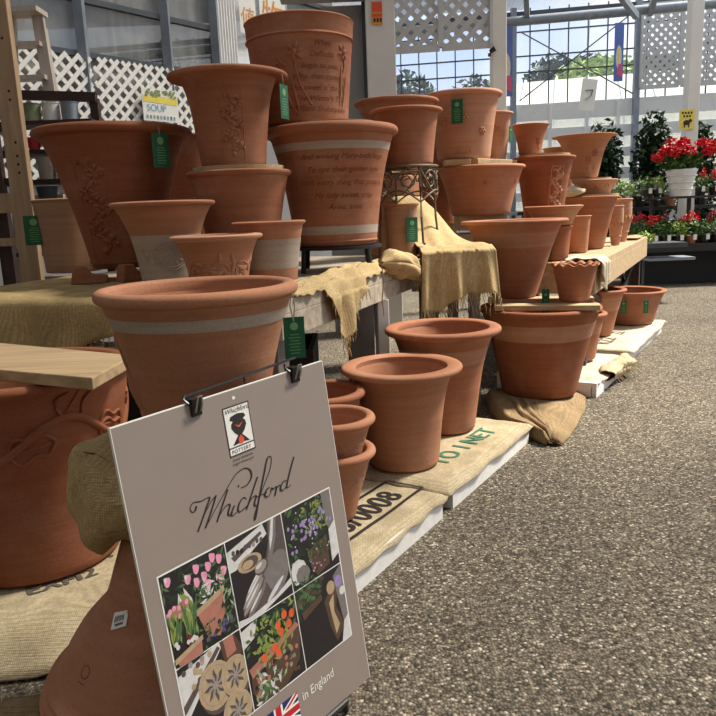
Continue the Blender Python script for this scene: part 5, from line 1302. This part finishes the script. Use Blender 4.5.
# geranium in white pot
root = empty('potted_geranium', (4.32, 9.62, 1.136), 'red geranium in a tapered white pot on upper tier', 'plant')
mb = MB(); mb.lathe([(0, 0), (.125, 0), (.14, .10), (.165, .22), (.19, .32), (.197, .32), (.197, .34), (.18, .34), (.13, .02), (0, .02)], 48); mb.build('pot', 'white', root, True, 40)
mb = MB()
for i in range(3): mb.lathe([(.142 + .022 * i, .08 + .085 * i), (.152 + .022 * i, .09 + .085 * i), (.148 + .022 * i, .10 + .085 * i)], 48)
mb.build('pot_ribs', 'white', root, True)
mb = MB(); foliage(mb, (-.02, 0, .44), (.30, .24, .15), 620, .042, 5); foliage(mb, (0, 0, .42), (.2, .18, .12), 200, .04, 6, shell=.1); mb.build('foliage', 'leaf', root)
for i, (x, y, z) in enumerate(((-.36, -.1, .50), (-.27, -.12, .58), (-.16, -.05, .68), (-.02, -.08, .68), (-.08, -.18, .60), (.02, -.2, .57), (.20, -.1, .66), (.30, -.08, .64), (.28, -.15, .55), (.38, -.1, .62), (-.18, -.2, .55))):
    mb = MB(); foliage(mb, (x, y, z), (.078, .07, .06), 110, .03, 50 + i, shell=.7); mb.tube([(x * .3, y * .3, .4), (x, y, z)], .005, 5); mb.build('flower_head', 'red_petal', root)
# tall shrubs at the back
for i, (x, y, h_, k, lab) in enumerate(((4.12, 12.0, 1.25, 'leaf_dark', 'tall dark green shrub beside the glazed wall'), (4.90, 12.0, 1.35, 'leaf_dark', 'dark bushy shrub left of the far white column'), (5.68, 12.1, 1.2, 'leaf_dark', 'dark shrub behind the geranium and far column'), (6.48, 11.9, 1.25, 'leaf', 'green shrub right of the far white column'), (7.28, 11.9, 1.2, 'leaf', 'green shrub at the right edge behind the bench'))):
    root = empty('shrub', (x, y, 0), lab, 'shrub', 'tall shrubs behind the bench')
    mb = MB(); mb.lathe([(0, 0), (.16, 0), (.2, .3), (.18, .3), (.15, .03), (0, .03)], 24); mb.build('pot', 'black', root, True, 40)
    mb = MB(); mb.tube([(0, 0, .1), (.03, 0, 1.0), (0, .02, 2.0)], .025, 7); mb.build('stem', 'brown', root)
    mb = MB(); foliage(mb, (0, 0, .95), (.33, .3, .62), 1500, .06, 300 + i, shell=.2); foliage(mb, (0, 0, h_ + .40), (.33, .28, .80), 1700, .06, 320 + i, shell=.2); mb.build('foliage', k, root)
# low crate of plants by the far table end
root = empty('plant_tray', (3.3, 7.9, .0), 'grey plastic tray stand of seedlings beyond far table', 'tray')
mb = MB(); mb.box((0, 0, .62), (.55, .35, .05)); mb.build('tray', 'darksteel', root)
mb = MB(); mb.box((.12, -.02, .47), (.5, .3, .03)); mb.build('lower_tray', 'greypost', root)
for sx in (-.24, -.10): mb = MB(); mb.box((sx, .05, .3), (.02, .02, .6)); mb.build('leg', 'darksteel', root)
mb = MB(); foliage(mb, (-.12, 0, .70), (.10, .12, .07), 140, .03, 41); mb.build('seedlings', 'leaf_light', root)

# ------------------------------------------------------------------ outside
for i, (x, y, r_, h_, lab) in enumerate(((2.0, 25, 1.2, 5.6, 'dark tree outside seen under the hanging lattice'), (4.6, 27.5, 1.15, 5.8, 'dark tree outside behind the slim white column'), (6.7, 24.6, 1.15, 5.9, 'dark tree outside at the left of the glazed bay'), (8.8, 27.6, 1.2, 6.4, 'dark tree outside in the middle of the glazed bay'), (10.0, 24.6, 1.05, 5.9, 'dark tree outside at the right of the glazed bay'), (13.2, 25, 1.6, 6.0, 'dark tree outside behind the wall lattice'))):
    root = empty('tree', (x, y, 0), lab, 'tree', 'trees outside the glazing')
    mb = MB(); mb.tube([(0, 0, 0), (.1, 0, 2.5), (0, .1, 4.5)], [.25, .2, .12], 9); mb.build('trunk', 'brown', root)
    mb = MB(); foliage(mb, (0, 0, h_ - 1.8), (r_, r_, 1.8), 3600, .15, 500 + i, shell=.2); mb.build('crown', 'leaf_dark', root)
root = empty('shrub', (7.3, 21.6, 0), 'light green bush outside above the white tunnel roof', 'shrub')
mb = MB(); foliage(mb, (0, 0, 4.4), (1.5, .8, .85), 1400, .13, 601); mb.build('foliage', 'leaf_light', root)
mb = MB(); mb.tube([(0, 0, 0), (0, 0, 4.4)], .1, 7); mb.build('stem', 'brown', root)
root = empty('polytunnel', (6.2, 18.4, 0), 'long white greenhouse tunnel outside the glazing', 'greenhouse')
mb = MB()
ridge = [(-6, -1.3, 2.9), (-6, 0, 4.05), (-6, 1.3, 2.9)]
mb.add([(-3.2, -1.3, 0), (-3.2, -1.3, 3.1), (-2.6, 0, 4.0), (-3.2, 1.3, 3.1), (-3.2, 1.3, 0), (5, -1.3, 0), (5, -1.3, 3.3), (5, 0, 4.3), (5, 1.3, 3.3), (5, 1.3, 0)], [(0, 5, 6, 1), (1, 6, 7, 2), (2, 7, 8, 3), (3, 8, 9, 4), (0, 1, 2, 3, 4), (9, 8, 7, 6, 5)]); mb.build('cover', 'tunnel', root)
for i in range(11):
    t = i / 10; x = -3.1 + 8.0 * t; mb = MB(); mb.tube([(x, -1.32, 0), (x, -1.32, 3.12 + .2 * t), (x + .5 * (1 - t), 0, 4.03 + .3 * t)], .035, 6); mb.build('rib', 'white', root)

# ------------------------------------------------------------------ camera, light, world
cam = bpy.data.cameras.new('camera'); co = bpy.data.objects.new('camera', cam); col.objects.link(co); scene.camera = co
cam.sensor_width = 36; cam.sensor_height = 36; cam.sensor_fit = 'HORIZONTAL'; cam.lens = 36.0; cam.clip_end = 200
th = math.atan(146 / 716); rl = math.radians(2.3)
fwd = Vector((0, math.cos(th), -math.sin(th))); r0 = Vector((1, 0, 0)); u0 = Vector((0, math.sin(th), math.cos(th)))
rt_ = math.cos(rl) * r0 - math.sin(rl) * u0; up_ = math.sin(rl) * r0 + math.cos(rl) * u0
co.matrix_world = Matrix(((rt_.x, up_.x, -fwd.x, CAM.x), (rt_.y, up_.y, -fwd.y, CAM.y), (rt_.z, up_.z, -fwd.z, CAM.z), (0, 0, 0, 1)))
sun = bpy.data.lights.new('sun', 'SUN'); sun.energy = 7.5; sun.angle = math.radians(9); sun.color = (1, .95, .86)
so_ = bpy.data.objects.new('sun', sun); col.objects.link(so_)
so_.rotation_euler = Vector((-.62, -.20, -.92)).to_track_quat('-Z', 'Y').to_euler()
w = bpy.data.worlds.new('world'); scene.world = w; w.use_nodes = True; t = w.node_tree; t.nodes.clear()
bg = t.nodes.new('ShaderNodeBackground'); ow = t.nodes.new('ShaderNodeOutputWorld'); t.links.new(bg.outputs[0], ow.inputs[0])
tc = t.nodes.new('ShaderNodeTexCoord'); sp = t.nodes.new('ShaderNodeSeparateXYZ'); t.links.new(tc.outputs['Generated'], sp.inputs[0])
cl = t.nodes.new('ShaderNodeTexNoise'); cl.inputs['Scale'].default_value = 4; cl.inputs['Detail'].default_value = 6; t.links.new(tc.outputs['Generated'], cl.inputs['Vector'])
g = ramp(t, sp.outputs['Z'], [(0, rgb((226, 230, 236))), (.25, rgb((168, 192, 228))), (.8, rgb((214, 222, 234)))])
cf = ramp(t, cl.outputs[0], [(.42, (0, 0, 0, 1)), (.62, (.85, .85, .85, 1))])
t.links.new(mix(t, cf, g, rgb((245, 245, 245))), bg.inputs[0]); bg.inputs[1].default_value = 1.0
vs = scene.view_settings; vs.view_transform = 'Standard'; vs.look = 'None'; vs.exposure = 0.76; vs.gamma = 1; vs.use_curve_mapping = False
scene.cycles.use_denoising = True
scene.cycles.max_bounces = 6; scene.cycles.transparent_max_bounces = 12
